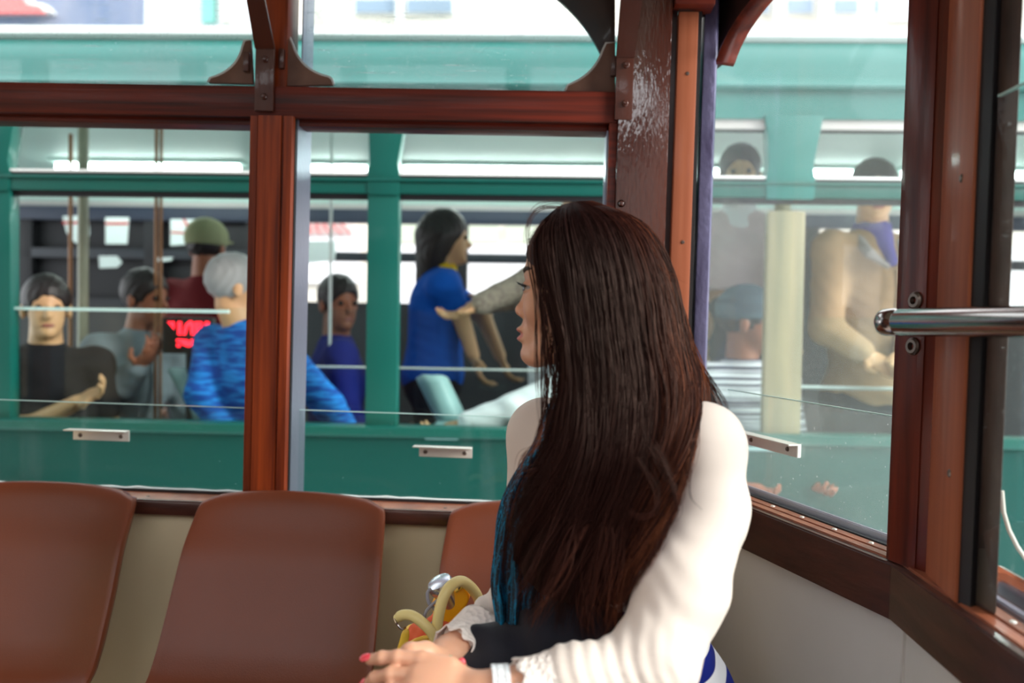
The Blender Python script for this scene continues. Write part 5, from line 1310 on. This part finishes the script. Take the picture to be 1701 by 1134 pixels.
# scalp cap
Hc = Field(*[np.arange(hc[i] - .13, hc[i] + .13, .004) for i in range(3)])
Hc.ell(hp_(-.002, 0, .037), (.092, .078, .083), MH, k=0); Hc.ell(hp_(.095, 0, -.040), (.055, .09, .085), MH, k=.008, mode='cut'); Hc.ell(hp_(-.02, 0, -.11), (.2, .2, .06), MH, k=.006, mode='cut')
v, q = surface_nets(Hc.D, *Hc.a); VV.append(v); FF.append(q + nv); nv += len(v); CC.append(np.tile(srgb(34, 19, 18)[:3], (len(v), 1)))
# strands gathered in locks
ncl = 210
cu = np.r_[rng.uniform(.13, 1.12, 165), rng.uniform(1.1, 2.0, 30), rng.uniform(0, .14, 15)]
NS = []
tone = np.array([srgb(24, 13, 14)[:3], srgb(66, 34, 28)[:3], srgb(146, 84, 56)[:3]])
for ci, u0 in enumerate(cu):
    n = 26 if u0 > .14 else 9
    if u0 > 1.12: n = 16
    sp = .035 if u0 > .14 else .012
    cl = guide(u0)[0]; s = np.linspace(0, 1, NP)
    L = rng.uniform(.78, 1.04) if u0 < 1.1 else rng.uniform(.9, 1.0)
    ph, fr, am = rng.uniform(0, 6.3), rng.uniform(8, 17), rng.uniform(.005, .019)
    dep = rng.uniform(-.004, .008); ct = rng.rand()
    for k in range(n):
        uu = np.clip(u0 + rng.normal() * sp, 0 if u0 < .14 else .12, 2.0); g = guide(uu)[0]
        conv = (s ** 1.6) * rng.uniform(.35, .8); P = g * (1 - conv[:, None]) + cl * conv[:, None]
        e = rng.normal(size=(4, 3)); fz = sum(e[j][None] * np.sin(s[:, None] * (3 + 5 * j) + rng.uniform(0, 6)) for j in range(4)) * .0011
        d = hc - P; d[:, 2] *= .2; d /= np.linalg.norm(d, axis=1, keepdims=True); wg = np.clip((s - .32) / .2, 0, 1)[:, None]; dn = d * (1 - wg) + np.array([.35, .93, 0]) * wg
        grow = np.clip((s - .35) / .5, 0, 1) ** 1.3
        wave = np.sin(fr * s + ph + rng.normal() * .15) * am * grow
        P = P + dn * (dep * np.clip(s * 5, 0, 1)[:, None] + abs(rng.normal()) * .003 - .003) + np.array([.93, -.35, 0])[None] * wave[:, None] + dn * (np.cos(fr * s + ph) * am * .6 * grow)[:, None]
        P = P + fz * np.clip(s * 4, 0, 1)[:, None]
        LL = min(1.05, L * rng.uniform(.88, 1.04)); ss = np.linspace(0, min(LL, 1), NP) ; P = np.stack([np.interp(ss, s, P[:, i]) for i in range(3)], 1)
        tb_ = (ct * .75 + rng.rand() * .35); NS.append((P, rng.uniform(.00026, .00055), tb_ * (.30 + .70 * np.clip((u0 - .60) / .35, 0, 1) + (.35 if u0 < .05 else 0))))  # right-hand locks lighter: side light on the hair put into colour
# loose curls and fly-aways
def loose(pts, n, spread, r=.0004, tn=.3):
    tn = tn * .75
    c_ = cr([V3(at(*q)) for q in pts], 10); dd_ = np.r_[0, np.cumsum(np.linalg.norm(np.diff(c_, axis=0), axis=1))]; tt = np.linspace(0, dd_[-1], NP); base = np.stack([np.interp(tt, dd_, c_[:, i]) for i in range(3)], 1)
    for k in range(n):
        e = rng.normal(size=3) * spread; e2 = rng.normal(size=3) * spread * .6; s = np.linspace(0, 1, NP)[:, None]
        NS.append((base + e * (1 - .6 * s) + e2 * np.sin(s * 5 + k), r * rng.uniform(.7, 1.3), tn + rng.rand() * .3))
loose([(1085, 740, 1.045), (1112, 790, 1.035), (1124, 830, 1.03), (1112, 858, 1.03), (1096, 850, 1.035)], 26, .0036, .0003)
loose([(1060, 760, 1.045), (1090, 810, 1.035), (1085, 850, 1.03), (1060, 858, 1.03), (1045, 848, 1.035)], 12, .003, .0003)
loose([(1155, 690, 1.09), (1148, 760, 1.04), (1145, 820, 1.03), (1165, 845, 1.03)], 5, .002, .00025)
loose([(1170, 640, 1.15), (1195, 680, 1.13), (1220, 710, 1.11), (1240, 750, 1.10)], 5, .003, .00022, .8)
loose([(1080, 420, 1.15), (1110, 450, 1.13), (1140, 470, 1.12)], 3, .003, .0002, .8)
loose([(940, 345, 1.19), (905, 345, 1.17), (882, 362, 1.15), (876, 395, 1.14), (884, 430, 1.14)], 14, .0035, .00025)
loose([(945, 342, 1.20), (915, 338, 1.18), (890, 345, 1.16), (874, 365, 1.15)], 9, .004, .0002)
loose([(905, 370, 1.16), (880, 400, 1.145), (880, 440, 1.14), (890, 500, 1.135), (893, 600, 1.12), (896, 700, 1.12)], 10, .0025, .00035)
loose([(912, 400, 1.15), (908, 470, 1.13), (905, 560, 1.12), (910, 640, 1.12), (900, 720, 1.12)], 12, .0022, .00035)
loose([(920, 420, 1.14), (924, 500, 1.125), (915, 590, 1.12), (922, 660, 1.115), (915, 720, 1.11)], 12, .0018, .0004)
loose([(900, 780, 1.10), (870, 790, 1.09), (852, 830, 1.09), (845, 880, 1.09)], 14, .005, .00035)
loose([(905, 700, 1.11), (890, 740, 1.09), (868, 760, 1.09), (858, 800, 1.09)], 14, .004, .0003, .7)
loose([(1010, 860, 1.055), (990, 950, 1.052), (975, 1020, 1.055), (990, 1062, 1.06)], 26, .010, .0003, .5)
loose([(1040, 880, 1.05), (1022, 960, 1.047), (1012, 1020, 1.05), (1022, 1056, 1.055)], 24, .009, .0003, .6)
loose([(970, 880, 1.062), (935, 950, 1.055), (905, 1000, 1.062), (885, 1040, 1.07)], 28, .011, .0003, .5)
loose([(930, 860, 1.075), (895, 920, 1.07), (865, 975, 1.08), (850, 1010, 1.09)], 24, .010, .0003, .35)
NSn = len(NS); PA = np.array([n[0] for n in NS]); RA = np.array([n[1] for n in NS]); TA = np.clip(np.array([n[2] for n in NS]), 0, 1)
tn = np.gradient(PA, axis=1); tn /= np.linalg.norm(tn, axis=2, keepdims=True) + 1e-9
up_ = np.array([.2, -.97, .1]); s1 = np.cross(tn, up_); s1 /= np.linalg.norm(s1, axis=2, keepdims=True) + 1e-9; s2 = np.cross(tn, s1)
taper = (np.clip((1 - np.linspace(0, 1, NP)) * 4, .25, 1))[None, :, None]
ring = [PA + (s1 * math.cos(a) + s2 * math.sin(a)) * RA[:, None, None] * taper for a in (0, 2.0944, 4.1888)]
RV = np.stack(ring, 2).reshape(-1, 3)          # strand, point, side
base_i = (np.arange(NSn)[:, None, None] * NP + np.arange(NP - 1)[None, :, None]) * 3
k_ = np.arange(3)[None, None]; f = np.stack([base_i + k_, base_i + (k_ + 1) % 3, base_i + 3 + (k_ + 1) % 3, base_i + 3 + k_], -1).reshape(-1, 4)
VV.append(RV); FF.append(f + nv); nv += len(RV)
TA = (TA ** 1.5)[:, None] + .16 * np.linspace(0, 1, NP)[None] ** 1.5; TA = np.clip(TA, 0, 1)[:, :, None]
cc = np.where(TA < .5, tone[0] * (1 - TA * 2) + tone[1] * TA * 2, tone[1] * (2 - TA * 2) + tone[2] * (TA * 2 - 1))
CC.append(np.repeat(cc.reshape(-1, 3), 3, axis=0))
hme = npmesh('hair', np.concatenate(VV), np.concatenate(FF))
ca = hme.color_attributes.new('strand', 'FLOAT_COLOR', 'POINT'); cl_ = np.ones((nv, 4)); cl_[:, :3] = np.concatenate(CC); ca.data.foreach_set('color', cl_.astype(np.float32).ravel())
link('hair', hme, hm, wroot)

# black shawl bunched in the lap
B = gridlike((-.24, .96, .60), (.24, 1.30, .92), .0035)
for (px, py, Y, r) in ((842, 1100, 1.15, (.050, .045, .052)), (935, 1105, 1.15, (.075, .055, .058)), (1000, 1110, 1.13, (.06, .05, .05)), (815, 1140, 1.12, (.075, .06, .055)), (1010, 1150, 1.12, (.07, .06, .06)), (965, 1050, 1.135, (.075, .045, .05)), (900, 1060, 1.15, (.05, .04, .04))): B.ell(V3(at(px, py, Y)), r, k=.03)
B.cap(V3(at(788, 1048, 1.135)), V3(at(850, 1100, 1.14)), .004, .03, k=.02)
B.cap(V3(at(900, 1200, 1.15)), V3(at(860, 1280, 1.1)), .09, .09, k=.05)
gx, gy, gz = np.meshgrid(*B.a, indexing='ij', sparse=True)
B.D += (.0065 * np.sin(70 * gx + 60 * gz + 1.8 * np.sin(35 * gz - 20 * gx)) * np.cos(18 * gy + 25 * gx)).astype(np.float32)
o = link('shawl', B.mesh('shawl'), blk); tag(o, 'black shawl bunched up on the lap between the long-haired woman\'s forearms', 'shawl')
